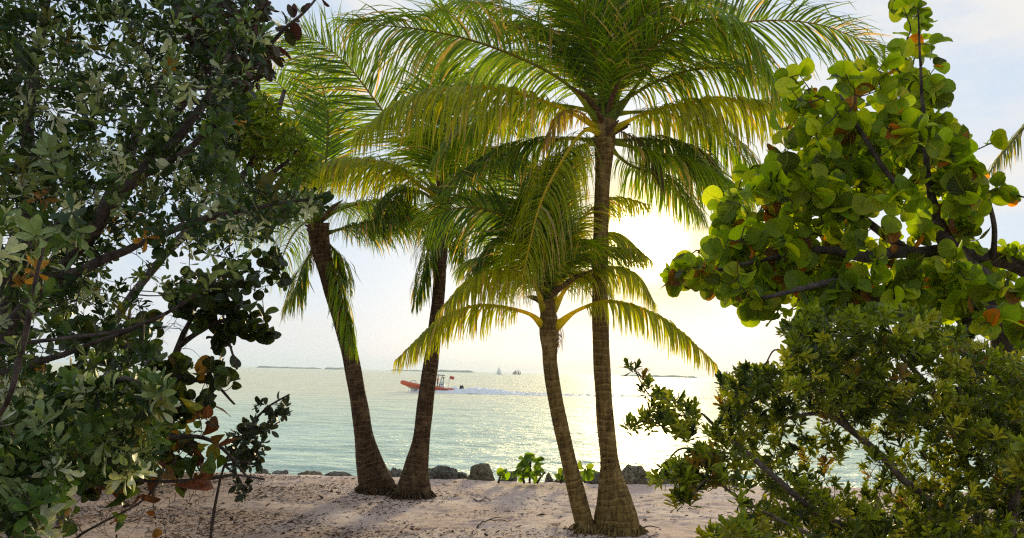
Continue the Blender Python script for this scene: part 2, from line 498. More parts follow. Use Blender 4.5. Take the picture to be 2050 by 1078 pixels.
nt.links.new(df.outputs[0], mx.inputs[1]); nt.links.new(gl.outputs[0], mx.inputs[2]); nt.links.new(mx.outputs[0], out.inputs[0])
M['sea'] = m
SEA = -1.0


def sea_z(x, y):
    P = np.stack([x * 0.55, y, np.zeros_like(x)], -1)
    near = np.exp(-np.maximum(y - 20, 0) / 45.0)
    return SEA + ((fbm(P, 0.55, 3) - 0.5) * 0.30 + (fbm(P + 50, 1.7, 2) - 0.5) * 0.09) * near


ys = np.concatenate([np.linspace(14.6, 45, 200), geo(45.3, 200, 150), geo(202, 30000, 40)])
xs = np.concatenate([-geo(26, 30000, 26)[::-1], np.linspace(-25, 25, 300), geo(26, 30000, 26)])
sea = tag(grid_mesh(xs, ys, sea_z, 'sea', M['sea']), kind='structure')

# ------------------------------------------------------------------ palms
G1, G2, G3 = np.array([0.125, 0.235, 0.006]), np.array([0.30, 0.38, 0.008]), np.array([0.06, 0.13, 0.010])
YEL, TAN, BRN = np.array([0.42, 0.36, 0.03]), np.array([0.46, 0.34, 0.17]), np.array([0.10, 0.055, 0.022])


def frond(P, rng, L=0.7, n=85, droop=0.8, green=G1, tipb=0.14, pet=0.15, wid=0.026, rach=YEL, roll=0.0, rr=0.026, rag=0.22, face=False):
    P = spline(P, 60)
    n = int(n * 1.35); L = L * 1.12; wid = wid * 0.86
    n0 = np.array([0, 0, 1.0]) + 0.001
    T0 = norm(P[1] - P[0])
    if face:
        n0 = np.array([0.0, -1.0, 0.25])
    elif abs(T0[2]) > 0.9:
        h = P[-1] - P[0]; h[2] = 0
        n0 = -norm(h) * np.sign(T0[2]) + np.array([0, -0.05, 0.0])
    T, N, S = frames(P, n0)
    t = np.linspace(0, 1, 60)
    mb = MB()
    rc = np.asarray(rach) * 0.55
    R = rr * (1 - 0.86 * t ** 0.8); R[:9] *= np.linspace(2.3, 1.0, 9)
    cols = np.stack([(green * 0.9 + rc * 0.3) * (1 - s) + rc * s for s in np.clip(t * 2.0, 0, 1)])
    tube(mb, P, R, 6, cols)
    K = 6
    m = 2 * n
    side = np.where(np.arange(m) % 2 == 0, 1.0, -1.0)
    tt = pet + (1 - pet) * (np.repeat(np.arange(n), 2) + 0.5 * (np.arange(m) % 2)) / n + rng.normal(0, 0.003, m)
    tt = np.clip(tt, pet, 0.998)
    keep = rng.rand(m) > rag * (noise3(np.stack([tt * 14 + rng.rand() * 50, side, side * 0], -1)) > 0.45)
    tt, side = tt[keep], side[keep]; m = len(tt)
    idx = tt * 59; i0 = np.clip(idx.astype(int), 0, 58); f = (idx - i0)[:, None]
    lerp = lambda A: A[i0] * (1 - f) + A[i0 + 1] * f
    B, Tt, Nn, Ss = lerp(P), norm(lerp(T)), norm(lerp(N)), norm(lerp(S))
    cr, sr = np.cos(roll), np.sin(roll)
    Nn, Ss = Nn * cr + Ss * sr, Ss * cr - Nn * sr
    u = (tt - pet) / (1 - pet)
    Ls = L * (0.45 + 0.55 * np.minimum(u / 0.22, 1)) * (1 - 0.62 * np.clip((u - 0.45) / 0.55, 0, 1) ** 1.6) * rng.normal(1, 0.08, m)
    al = np.radians(68 - 36 * u + rng.normal(0, 5, m))[:, None]
    lift = (0.06 + rng.normal(0, 0.10, m))[:, None]
    d = norm(Ss * side[:, None] * np.sin(al) + Tt * np.cos(al) + Nn * lift)
    g = (droop * rng.normal(1, 0.25, m) * (1 - 0.85 * np.clip(Tt[:, 2], 0, 1))).clip(0.04)[:, None]
    rings, ws = [], []
    p = B.copy()
    W0 = None
    brown = (rng.rand(m) < tipb) * rng.rand(m)
    hue = rng.rand(m)[:, None] ** 2
    base = green * (0.6 + 0.65 * rng.rand(m)[:, None]) * (1 - hue * 0.4) + G2 * hue * 0.4 * min(1.0, float(green[1]) / 0.2)
    dead = (rng.rand(m) < 0.03)[:, None]; base = np.where(dead, TAN * 0.9, base)
    cl = []
    lat = rng.normal(0, 0.05, (m, 3))
    kink = np.where(rng.rand(m) < 0.16, rng.uniform(0.25, 0.75, m), 9.0)
    for k in range(K + 1):
        s = k / K
        wdt = wid * (0.55 + 0.45 * min(s / 0.2, 1)) * (1 - s ** 2.2) + 0.0012
        Wd = norm(Tt - d * np.sum(Tt * d, 1, keepdims=True) + Nn * 0.15)
        hw = (wdt * Ls / L * 0.5 + 0.0008)[:, None]
        rings.append(np.stack([p - Wd * hw, p + Wd * hw], 1))
        tb = np.clip((s - (1 - brown)) * 5, 0, 1)[:, None]
        cl.append(base * (1 - tb) + TAN * tb)
        p = p + d * (Ls / K)[:, None]
        d = norm(d + np.array([0, 0, -1.0]) * (g * (0.62 - 0.42 * s) + np.where((s >= kink) & (s < kink + 0.2), 1.3, 0.0)[:, None]) + lat * 0.8)
    V = np.stack(rings, 1).reshape(-1, 3)                     # m, K+1, 2
    cc = np.repeat(np.stack(cl, 1)[:, :, None, :], 2, 2).reshape(-1, 3)
    base_i = (np.arange(m) * (K + 1) * 2)[:, None] + (np.arange(K) * 2)[None, :]
    q = np.stack([base_i, base_i + 1, base_i + 3, base_i + 2], -1).reshape(-1, 4)
    mb.add(V, [q], cc)
    return mb


def auto_path(c, az, e0, bend, L, rng, n=9):
    p = np.array(c, float); out = [p.copy()]; curl = rng.normal(0, 0.15)
    for k in range(n):
        s = (k + 0.5) / n
        e = e0 - bend * s ** 1.4; a = az + curl * s
        p = p + np.array([math.sin(a) * math.cos(e), math.cos(a) * math.cos(e), math.sin(e)]) * (L / n)
        out.append(p.copy())
    return np.array(out)


def palm(label, group, trunk, depth, fronds, autos, L, seed, bark, green=G1, frond_len=2.6, holes=0, stubs=6, dlean=0.0, nleaf=85, wid=0.026):
    rng = np.random.RandomState(seed)
    base = at(trunk[0][0], trunk[0][1], depth)
    t = thing('coconut_palm', (base[0], base[1], 0), label, 'palm tree', group)
    py0, py1 = trunk[0][1], trunk[-1][1]
    P = np.array([[*at(a, b_, depth + dlean * (b_ - py0) / (py1 - py0)), r_ * depth / F] for a, b_, r_ in trunk])
    low = P[0].copy(); low[:3] -= norm(P[1][:3] - P[0][:3]) * 0.18; low[2] = -0.16; low[3] *= 1.02
    Q = spline(np.concatenate([[low], P]), 150)
    mb = MB()
    ph = rng.rand() * 6

    def wob(a, l):
        saw = (l / 0.085 + 0.25 * np.sin(a + ph) + 0.6 * np.sin(l * 3.1)) % 1.0
        return 1 + 0.030 * saw * (0.4 + 0.6 * np.sin(l * 2.3 + a * 2 + ph) ** 2) + 0.025 * np.sin(3 * a + 2 * l + ph) + 0.02 * np.sin(5 * a - 5 * l) + 0.02 * np.sin(2 * a + 11 * l) + 0.05 * np.exp(-l / 0.3) * np.sin(7 * a + ph)
    tube(mb, Q[:, :3], Q[:, 3], 28, wob=wob)
    # short roots spreading at the foot
    for k in range(110):
        a = rng.rand() * 6.28; r = P[0][3] * rng.uniform(0.93, 1.0)
        s = np.array([base[0] + math.cos(a) * r, base[1] + math.sin(a) * r, 0.05 + rng.rand() * 0.05])
        e = s + np.array([math.cos(a) * rng.uniform(0.02, 0.16), math.sin(a) * rng.uniform(0.02, 0.16), -0.14])
        tube(mb, spline([s, (s + e) / 2 + [math.cos(a) * 0.015, math.sin(a) * 0.015, 0.012], e], 4), [0.009, 0.008, 0.007, 0.005], 5)
    mb.build('trunk', bark, t)
    if holes:
        for k in range(holes):
            s = rng.randint(8, 46); a = rng.uniform(-2.6, -0.5)
            c = Q[s][:3] + np.array([math.cos(a), math.sin(a), 0]) * Q[s][3] * 0.985
            nrm = np.array([math.cos(a), math.sin(a), 0.15])
            mb = MB(); sd = np.cross(nrm, [0, 0, 1.0]); ang_ = np.linspace(0, 6.283, 10)[:-1]
            wv, hv = rng.uniform(0.012, 0.024), rng.uniform(0.012, 0.02)
            ring = [c + nrm * 0.008 + sd * math.cos(x) * wv * rng.uniform(.7, 1.2) + np.array([0, 0, 1]) * math.sin(x) * hv for x in ang_]
            ins = [c - nrm * 0.012 + (q - c) * 0.6 for q in ring]
            V = np.array(ring + ins + [c - nrm * 0.016]); nn = len(ring)
            mb.add(V, [np.array([[i, (i + 1) % nn, nn + (i + 1) % nn, nn + i] for i in range(nn)]), np.array([[nn + i, nn + (i + 1) % nn, 2 * nn] for i in range(nn)])])
            mb.build('trunk_hole', plain('dark_hole', (0.012, 0.009, 0.007), 0.95, 0.1) if 'hole' not in M else M['hole'], t)
    top = Q[-1][:3]
    # sheathing fibre and cut stubs round the crown base
    for k in range(stubs):
        a = k * 2.4 + rng.rand(); s = Q[-1 - rng.randint(0, 9)]
        dr = np.array([math.cos(a), math.sin(a), rng.uniform(0.2, 1.1)])
        p0 = s[:3]; ln = rng.uniform(0.16, 0.34)
        pts = spline([p0, p0 + norm(dr) * ln * 0.5 + [0, 0, 0.02], p0 + norm(dr) * ln], 6)
        mb = MB(); tube(mb, pts, np.array([0.045, 0.04, 0.034, 0.028, 0.024, 0.012]) * (0.8 + 0.4 * rng.rand()), 7, BRN)
        mb.build('leaf_stub', M['fibre'], t)
    for k in range(3):
        a = rng.rand() * 6.28
        dr = np.array([math.cos(a), math.sin(a), 0.9])
        pts = spline([top, top + norm(dr) * 0.3, top + norm(dr) * 0.62 + [0, 0, -0.10]], 10)
        mb = MB(); tube(mb, pts, 0.028 * np.sin(np.linspace(0.35, 3.05, 10)) + 0.003, 7, BRN)
        mb.build('flower_spathe', M['fibre'], t)
    for fr in fronds:
        pts, dz = fr[0], fr[1]; kw = fr[2] if len(fr) > 2 else {}
        kk = np.linspace(0, 1, len(pts)); d0 = depth + dlean
        P3 = np.array([at(a, b_, d0 + dz * k_) for (a, b_), k_ in zip(pts, kk)])
        args = dict(L=L, green=green, n=nleaf, wid=wid); args.update(kw)
        frond(P3, rng, **args).build('frond', M['dry_leaf'] if kw.get('green') is TAN else M['palm_leaf'], t)
    for k in range(1):
        a = rng.rand() * 6.28
        P3 = auto_path(top + [0, 0, -0.08], a, rad(-10), rad(75), frond_len * rng.uniform(0.3, 0.42), rng)
        frond(P3, rng, L=L * 0.45, green=TAN * 0.45, n=26, wid=wid, droop=1.8, rach=TAN, rr=0.012).build('dry_frond', M['dry_leaf'], t)
    for (az, e0, bend, ls) in autos:
        P3 = auto_path(top + [0, 0, 0.05], rad(az), rad(e0), rad(bend), frond_len * ls, rng)
        frond(P3, rng, L=L, green=green * rng.uniform(0.7, 1.15), n=nleaf, wid=wid, roll=rng.normal(0, 0.2)).build('frond', M['palm_leaf'], t)
    return t


M['hole'] = plain('dark_hole', (0.012, 0.009, 0.007), 0.95, 0.1)  # near-black colour for the shallow trunk holes
gd = lambda px, py: on_ground(px, py)[1]
Y = dict(green=np.array([0.25, 0.31, 0.008]), rach=np.array([0.95, 0.80, 0.03]), droop=1.5)
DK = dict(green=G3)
GP = 'coconut palms on the beach'

palm('dark coconut palm leaning left with the lowest crown of the back pair', GP,
     [(756, 984, 36), (748, 955, 32), (737, 915, 24), (728, 870, 18.5), (718, 800, 16.5), (703, 720, 16), (685, 650, 16), (667, 590, 16), (650, 530, 17), (640, 490, 20), (637, 450, 22)],
     gd(756, 985),
     [([(638, 445), (652, 330), (655, 220), (625, 130), (560, 70)], 0.8, dict(droop=0.35, n=105, face=True)),
      ([(638, 445), (570, 330), (500, 240), (430, 230)], 0.6),
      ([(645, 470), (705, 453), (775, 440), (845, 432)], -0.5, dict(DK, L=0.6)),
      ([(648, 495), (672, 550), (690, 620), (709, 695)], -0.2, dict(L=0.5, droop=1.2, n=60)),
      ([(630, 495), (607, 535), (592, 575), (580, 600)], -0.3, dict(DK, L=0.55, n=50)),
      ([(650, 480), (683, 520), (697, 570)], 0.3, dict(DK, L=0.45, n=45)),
      ([(632, 455), (560, 400), (490, 400), (430, 460)], 0.2),
      ([(636, 445), (600, 250), (560, 170), (500, 140)], 1.2, dict(droop=0.35, n=105, face=True)),
      ],
     [(20, 35, 80, 0.9), (-40, 30, 80, 0.9), (330, 10, 70, 0.9), (200, 25, 90, 0.7), (100, 30, 90, 0.8), (350, 80, 45, 0.9)],
     0.66, 11, M['palm_bark_brown'], stubs=10)

palm('dark coconut palm leaning right with its foot beside the left leaning trunk', GP,
     [(826, 996, 37), (829, 970, 32), (834, 930, 23), (843, 880, 17), (853, 800, 16), (864, 720, 14.5), (872, 650, 13.5), (878, 590, 12.5), (882, 520, 12.5), (885, 460, 15), (886, 410, 18)],
     gd(826, 996),
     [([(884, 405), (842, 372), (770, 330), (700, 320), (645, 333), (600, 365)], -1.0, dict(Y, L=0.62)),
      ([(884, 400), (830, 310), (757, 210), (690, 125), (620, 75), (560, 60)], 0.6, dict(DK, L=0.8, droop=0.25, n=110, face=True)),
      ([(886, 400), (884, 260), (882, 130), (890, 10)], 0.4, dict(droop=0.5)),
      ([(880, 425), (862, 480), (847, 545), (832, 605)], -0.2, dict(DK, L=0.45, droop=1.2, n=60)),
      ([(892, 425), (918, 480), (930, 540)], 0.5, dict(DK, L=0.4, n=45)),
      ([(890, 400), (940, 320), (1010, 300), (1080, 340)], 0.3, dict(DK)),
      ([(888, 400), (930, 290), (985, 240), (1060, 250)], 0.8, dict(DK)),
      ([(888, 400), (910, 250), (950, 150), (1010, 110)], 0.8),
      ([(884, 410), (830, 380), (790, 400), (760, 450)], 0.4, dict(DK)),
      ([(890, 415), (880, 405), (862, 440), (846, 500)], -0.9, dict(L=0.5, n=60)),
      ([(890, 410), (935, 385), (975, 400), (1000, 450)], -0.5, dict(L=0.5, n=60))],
     [(0, 70, 70, 0.9), (40, 50, 80, 0.9), (300, 45, 80, 0.9), (180, 60, 60, 0.5), (20, 20, 80, 0.8), (345, 85, 30, 0.9)],
     0.68, 12, M['palm_bark_brown'], stubs=8)

palm('small young coconut palm with a slender trunk and low crown', GP,
     [(1176, 1066, 20), (1170, 1045, 18), (1158, 1000, 17.5), (1140, 930, 15), (1124, 860, 14.5), (1110, 790, 14.5), (1101, 730, 14), (1100, 700, 15.5), (1099, 670, 19), (1098, 640, 17), (1098, 600, 13)],
     gd(1174, 1066),
     [([(1090, 655), (1052, 626), (960, 612), (880, 642), (795, 720)], -0.5, dict(Y, L=0.42, pet=0.2)),
      ([(1092, 625), (1062, 562), (1000, 543), (940, 562), (880, 622)], -0.8, dict(Y, L=0.46)),
      ([(1112, 655), (1160, 620), (1230, 604), (1330, 640), (1432, 728)], -0.3, dict(Y, L=0.40, pet=0.2)),
      ([(1106, 620), (1150, 560), (1215, 535), (1270, 550), (1308, 605)], 0.4, dict(Y, L=0.40)),
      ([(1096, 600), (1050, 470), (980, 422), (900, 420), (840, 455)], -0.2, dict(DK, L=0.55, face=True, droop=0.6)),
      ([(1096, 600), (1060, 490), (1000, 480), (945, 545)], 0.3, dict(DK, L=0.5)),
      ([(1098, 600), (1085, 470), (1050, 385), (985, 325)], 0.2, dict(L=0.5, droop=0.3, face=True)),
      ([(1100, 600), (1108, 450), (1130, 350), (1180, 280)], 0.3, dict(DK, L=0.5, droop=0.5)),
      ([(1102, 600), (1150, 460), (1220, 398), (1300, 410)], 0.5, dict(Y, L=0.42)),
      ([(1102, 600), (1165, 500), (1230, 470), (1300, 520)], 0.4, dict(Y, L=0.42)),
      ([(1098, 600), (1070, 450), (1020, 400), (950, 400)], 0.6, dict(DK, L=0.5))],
     [(10, 72, 50, 0.8), (60, 55, 70, 0.7), (300, 50, 80, 0.7), (200, 60, 80, 0.5), (150, 68, 80, 0.5), (340, 35, 80, 0.8), (310, 70, 50, 0.9), (30, 40, 80, 0.7), (0, 84, 30, 0.9)],
     0.48, 13, M['palm_bark_golden'], frond_len=1.9, stubs=5, dlean=-0.1, nleaf=75, wid=0.022)

palm('tallest coconut palm with a thick ringed trunk and a swollen foot', GP,
     [(1234, 1064, 45), (1233, 1035, 42), (1230, 1000, 34), (1224, 960, 24), (1220, 920, 18), (1213, 850, 17), (1208, 780, 16.5), (1203, 700, 16.5), (1201, 600, 16), (1202, 500, 15.5), (1205, 400, 15), (1209, 330, 17), (1211, 280, 22), (1212, 240, 20)],
     gd(1234, 1066),
     [([(1208, 262), (1120, 215), (1030, 185), (940, 175), (820, 195), (718, 265)], -1.3, dict(Y, L=0.70, n=100)),
      ([(1206, 255), (1130, 165), (1000, 100), (860, 62), (690, 46)], -0.4, dict(L=0.75, n=105, droop=0.7, face=True)),
      ([(1208, 250), (1120, 90), (1020, 20), (930, 5), (850, 30)], 0.5),
      ([(1210, 250), (1185, 110), (1150, -20), (1080, -120)], 0.3, dict(DK, droop=0.5, face=True)),
      ([(1213, 250), (1228, 90), (1250, -60), (1300, -180)], 0.0, dict(DK, droop=0.4, face=True)),
      ([(1214, 255), (1265, 140), (1360, 55), (1440, 40), (1510, 90), (1555, 185)], -1.1, dict(L=0.75, n=100)),
      ([(1216, 265), (1300, 225), (1420, 201), (1540, 208), (1632, 232)], -0.7, dict(Y, L=0.62, n=95)),
      ([(1214, 280), (1310, 308), (1400, 335), (1500, 390)], -0.1, dict(L=0.62)),
      ([(1206, 268), (1168, 264), (1118, 335), (1078, 420), (1045, 560)], -1.2, dict(Y, L=0.72, droop=1.3, n=80, roll=-0.5)),
      ([(1205, 285), (1130, 278), (1010, 300), (900, 365)], 0.6, dict(DK)),
      ([(1216, 250), (1340, 100), (1480, 47), (1640, 50), (1785, 112)], 0.5, dict(DK, L=0.8, n=110, droop=0.3, face=True)),
      ([(1214, 250), (1290, 80), (1380, 10), (1465, 15)], 0.8),
      ([(1208, 255), (1165, 140), (1090, 60), (980, 40)], 0.9, dict(DK)),
      ([(1212, 255), (1240, 150), (1290, 20), (1380, -60)], -0.6, dict(droop=0.7)),
      ([(1210, 255), (1200, 150), (1165, 40), (1110, -40)], -0.5, dict(droop=0.7)),
      ([(1207, 285), (1150, 300), (1090, 360), (1050, 430)], 0.8, dict(DK)),
      ([(1214, 290), (1260, 330), (1330, 360), (1400, 430)], 0.8, dict(L=0.55)),
      ([(1214, 285), (1300, 280), (1380, 300), (1440, 360)], 0.5, dict(DK)),
      ([(1203, 265), (1160, 225), (1120, 230), (1085, 300)], -0.4, dict(green=TAN * 0.7, L=0.3, n=30, droop=1.8, rr=0.014))],
     [(5, 75, 50, 1.0), (50, 60, 70, 1), (320, 55, 70, 1), (100, 40, 80, 0.9), (20, 84, 40, 1.0), (80, 80, 45, 1.0), (70, 15, 70, 0.85), (285, 20, 75, 0.85)],
     0.72, 14, M['palm_bark_golden'], frond_len=2.6, holes=9, stubs=10)

palm('palm at the far right edge showing only one drooping frond beyond the sea grape', GP,
     [(2330, 985, 30), (2325, 900, 16), (2300, 700, 14), (2270, 500, 13), (2250, 330, 15), (2250, 280, 17)],
     gd(2330, 990),
     [([(2240, 275), (2160, 200), (2080, 230), (2010, 305), (1955, 385)], -0.4, dict(green=np.array([0.10, 0.135, 0.02]), L=0.5, n=80, droop=1.1, rach=np.array([0.3, 0.2, 0.06])))],
     [(60, 60, 70, 1), (120, 40, 80, 1), (180, 60, 70, 0.8), (0, 65, 70, 0.9), (90, 75, 40, 0.9)],
     0.6, 15, M['palm_bark_brown'])

# ------------------------------------------------------------------ leaf templates (x across, y along, z normal)
def leaf_grid(rows, hw, cols=5, fold=0.25, curl=0.15, notch=0.0, yfun=None):
    V, U = [], []
    for i, y in enumerate(rows):
        for j in range(cols):
            x = -1 + 2 * j / (cols - 1)
            hx = x * hw[i]
            yy = y - notch * abs(x) * (1 - y) ** 2
            V.append((hx, yy, fold * abs(hx) - curl * yy * yy))
            U.append((hx + 0.5, y))
    n = len(rows)
    q = [(i * cols + j, i * cols + j + 1, (i + 1) * cols + j + 1, (i + 1) * cols + j) for i in range(n - 1) for j in range(cols - 1)]
    return np.array(V), np.array(q), np.array(U)


_r = np.array([0, 0.06, 0.18, 0.36, 0.56, 0.76, 0.92, 1.0])
T_ROUND = leaf_grid(_r, np.sqrt(np.maximum(0.25 - (_r - 0.5) ** 2, 0)) * 1.1 + 0.02, 5, 0.22, 0.16, 0.12)
_r = np.array([0, 0.25, 0.5, 0.72, 0.9, 1.0])
T_OBOV = leaf_grid(_r, np.array([0.025, 0.09, 0.17, 0.21, 0.15, 0.02]), 3, 0.25, 0.14)
T_NARROW = leaf_grid(np.array([0, 0.4, 0.75, 1.0]), np.array([0.04, 0.13, 0.17, 0.03]), 3, 0.3, 0.1)
T_LANCE = leaf_grid(np.array([0, 0.3, 0.65, 1.0]), np.array([0.02, 0.15, 0.13, 0.01]), 3, 0.2, 0.15)
_r = np.array([0, 0.1, 0.3, 0.55, 0.8, 1.0])
T_CRUMPLED = leaf_grid(_r, np.array([0.05, 0.3, 0.46, 0.44, 0.26, 0.03]), 5, 0.75, 0.35, 0.1)
T_OVAL = leaf_grid(np.array([0, 0.15, 0.4, 0.65, 0.87, 1.0]), np.array([0.02, 0.16, 0.26, 0.26, 0.16, 0.02]), 3, 0.25, 0.12)


def leaves(mb, T, pos, d, nrm, sc, col, rng, petiole=0.0):
    V, q, U = T
    d = norm(d); nrm = norm(nrm - d * np.sum(nrm * d, 1, keepdims=True)); s = np.cross(d, nrm)
    m, k = len(pos), len(V)
    var = V[None] * np.ones((m, 1, 1))
    var[:, :, 0] *= rng.uniform(0.82, 1.15, (m, 1)); var[:, :, 2] *= rng.uniform(-0.6, 2.6, (m, 1)); var[:, :, 2] += rng.normal(0, 0.16, (m, 1)) * V[None, :, 0] * V[None, :, 1] * 2 + rng.normal(0, 0.012, (m, k))
    W = pos[:, None] + (var[:, :, 0:1] * s[:, None] + (var[:, :, 1:2] + petiole) * d[:, None] + var[:, :, 2:3] * nrm[:, None]) * sc[:, None, None]
    Fq = (np.arange(m) * k)[:, None, None] + q[None]
    cc = np.repeat(col[:, None], k, 1)
    mb.add(W.reshape(-1, 3), [Fq.reshape(-1, 4)], cc.reshape(-1, 3), np.tile(U, (m, 1)))


def palette(rng, m, cols, wts, jit=0.25):
    i = rng.choice(len(cols), m, p=np.array(wts) / sum(wts))
    c = np.array(cols)[i] * rng.uniform(1 - jit, 1 + jit, (m, 1))
    return c


def inpoly(px, py, poly):
    r = np.zeros(len(px), bool); n = len(poly); j = n - 1
    for i in range(n):
        xi, yi = poly[i]; xj, yj = poly[j]
        c = ((yi > py) != (yj > py)) & (px < (xj - xi) * (py - yi) / (yj - yi + 1e-9) + xi)
        r ^= c; j = i
    return r


def fill(poly, n, d0, d1, rng, gap=0.0, gs=2.5, dens=None):
    """n world points spread through the volume whose outline from the path is poly, with gaps"""
    poly = np.array(poly, float); lo, hi = poly.min(0), poly.max(0); out = []
    while len(out) < n:
        k = 4000
        px, py = rng.uniform(lo[0], hi[0], k), rng.uniform(lo[1], hi[1], k)
        ok = inpoly(px, py, poly)
        if dens is not None: ok &= rng.rand(k) < dens(px, py)
        px, py = px[ok], py[ok]
        d = rng.uniform(d0, d1, len(px))
        P = np.array([at(a, b_, c) for a, b_, c in zip(px, py, d)])
        if len(P) == 0: continue
        if gap > 0: P = P[fbm(P, gs, 2) > gap + rng.normal(0, 0.03, len(P))]
        out += list(P)
    return np.array(out[:n])


def limb(mb, pts, k=10, n=30, rng=None, bumpy=0.06):
    """pts: (px, py, depth, radius px)"""
    P = np.array([[*at(a, b_, c), r_ * c / F] for a, b_, c, r_ in pts])
    Q = spline(P, n)
    if rng is not None:
        Q[1:-1, :3] += (np.stack([fbm(Q[1:-1, :3] + i * 9, 4, 2) for i in range(3)], -1) - 0.5) * Q[1:-1, 3:4] * 2.0
    ph = 0 if rng is None else rng.rand() * 6
    tube(mb, Q[:, :3], np.maximum(Q[:, 3], 0.002), k, wob=lambda a, l: 1 + bumpy * np.sin(3 * a + 7 * l + ph) + bumpy * np.sin(2 * a - 11 * l))
    return Q[:, :3]


def grow(mb, nodes, targets, rng, r0=0.006, r1=0.0018, wig=0.12, k=4):
    """joins every target to the nearest wood already there; returns arrival direction and path end points"""
    nodes = np.asarray(nodes, float)
    cap = len(nodes) + len(targets) * 4 + 10
    N = np.zeros((cap, 3)); cnt = len(nodes); N[:cnt] = nodes
    dist = np.array([np.min(np.sum((nodes - t) ** 2, 1)) for t in targets])
    dirs = np.zeros_like(targets); back = np.zeros((len(targets), 4, 3))
    for i in np.argsort(dist):
        t = targets[i]
        d2 = np.sum((N[:cnt] - t) ** 2, 1); j = int(np.argmin(d2)); L = math.sqrt(d2[j])
        a = N[j]
        w_ = rng.normal(0, wig, 3) * L
        P = spline([a, a * 0.6 + t * 0.4 + w_ + [0, 0, -0.05 * L], t], 5)
        rr = r1 + (r0 - r1) * min(L / 0.5, 1.0)
        tube(mb, P, np.linspace(rr, r1, 5), k, cap=False)
        N[cnt:cnt + 3] = P[2:5]; cnt += 3
        dirs[i] = norm(P[-1] - P[-2]) if L > 1e-3 else np.array([0, -0.3, 1]); back[i] = P[1:]
    return dirs, back


def rosettes(mb, T, pos, dirs, rng, nl, size, cols, wts, spread=(25, 75), petiole=0.05, jit=0.25, up=0.4, stem=0.0):
    ds = norm(dirs * 0.5 + np.array([0, 0, up]) + rng.normal(0, 0.35, pos.shape))
    A, D, Nn, S, Cc = [], [], [], [], []
    for p, d in zip(pos, ds):
        n = rng.randint(nl[0], nl[1] + 1)
        a = np.cross(d, [0.3, 0.2, 0.9]); a = norm(a); b_ = np.cross(d, a)
        ph = np.arange(n) * 2.4 + rng.rand() * 6
        th = np.radians(np.linspace(spread[1], spread[0], n) + rng.normal(0, 8, n))[:, None]
        rad_ = np.cos(ph)[:, None] * a + np.sin(ph)[:, None] * b_
        A.append(p - d * stem * np.linspace(1, 0, n)[:, None]); D.append(d * np.cos(th) + rad_ * np.sin(th)); Nn.append(d * np.sin(th) - rad_ * np.cos(th))
        sz = size * rng.uniform(0.75, 1.2)
        S.append(sz * rng.uniform(0.7, 1.1, n)); Cc.append(np.repeat(palette(rng, 1, cols, wts, jit), n, 0) * rng.uniform(0.8, 1.2, (n, 1)))
    leaves(mb, T, np.concatenate(A), np.concatenate(D), np.concatenate(Nn), np.concatenate(S), np.concatenate(Cc), rng, petiole)


def sprays(mb, T, back, dirs, rng, nl, size, cols, wts, face=(0, -0.55, 0.35), petiole=0.15, jit=0.25, scatter=0.6, colf=None):
    pos, D, Nn, S = [], [], [], []
    for P, d in zip(back, dirs):
        n = rng.randint(nl[0], nl[1] + 1)
        Q = spline(P, 12)
        a = norm(np.cross(d, rng.normal(0, 1, 3)))
        for k in range(n):
            q = Q[11 - int(k * 8 / max(n, 1))]
            sd = a * (1 if k % 2 else -1)
            pos.append(q); D.append(norm(d * 0.45 + sd * 0.8 + rng.normal(0, 0.35, 3)))
            Nn.append(np.array(face) + rng.normal(0, scatter, 3))
            S.append(size * rng.choice([rng.uniform(0.4, 0.8), rng.uniform(0.75, 1.25)], p=[0.3, 0.7]))
    pos, D, Nn, S = map(np.array, (pos, D, Nn, S))
    cc = palette(rng, len(pos), cols, wts, jit)
    if colf is not None: cc = colf(pos, cc, rng)
    leaves(mb, T, pos, D, Nn, S, cc, rng, petiole)


def to_px(P):
    v = np.asarray(P) - CAM
    f = v @ fw
    return CX + F * (v @ RT) / f, CY - F * (v @ UP) / f


# ------------------------------------------------------------------ sea grape tree, right
rng = np.random.RandomState(21)
b0 = at(2080, 1000, 4.8)
t = thing('sea_grape_tree', (b0[0], b0[1], 0), 'tall sea grape tree with bright round green and orange leaves at right', 'tree')
wd = MB(); nodes = []
nodes += list(limb(wd, [(2110, 1420, 4.8, 44), (2085, 1000, 4.8, 36), (2040, 760, 4.75, 28), (1985, 600, 4.7, 22), (1925, 520, 4.65, 19), (1885, 470, 4.6, 15), (1862, 380, 4.6, 8), (1850, 250, 4.6, 4.5), (1842, 120, 4.6, 2.6), (1838, 20, 4.6, 1.4)], 14, 60, rng))
nodes += list(limb(wd, [(2330, 1480, 5.3, 46), (2320, 1000, 5.2, 40), (2250, 720, 5.05, 32), (2140, 605, 4.95, 25), (2060, 545, 4.9, 20), (1985, 518, 4.85, 17), (1900, 500, 4.8, 15), (1820, 505, 4.75, 13), (1730, 520, 4.6, 11), (1640, 500, 4.5, 8), (1540, 520, 4.4, 5), (1420, 545, 4.4, 3)], 14, 50, rng))
nodes += list(limb(wd, [(1990, 620, 4.7, 20), (1900, 680, 4.5, 18), (1830, 640, 4.4, 16), (1760, 600, 4.3, 14), (1690, 570, 4.3, 9), (1600, 580, 4.2, 6), (1510, 600, 4.2, 3)], 12, 40, rng))
nodes += list(limb(wd, [(1820, 505, 4.75, 9), (1740, 450, 4.8, 8), (1690, 390, 4.8, 6), (1620, 370, 4.8, 4), (1540, 400, 4.7, 3)], 10, 30, rng))
nodes += list(limb(wd, [(1880, 460, 4.6, 8), (1800, 380, 4.4, 6), (1730, 280, 4.4, 5), (1680, 190, 4.5, 3)], 10, 30, rng))
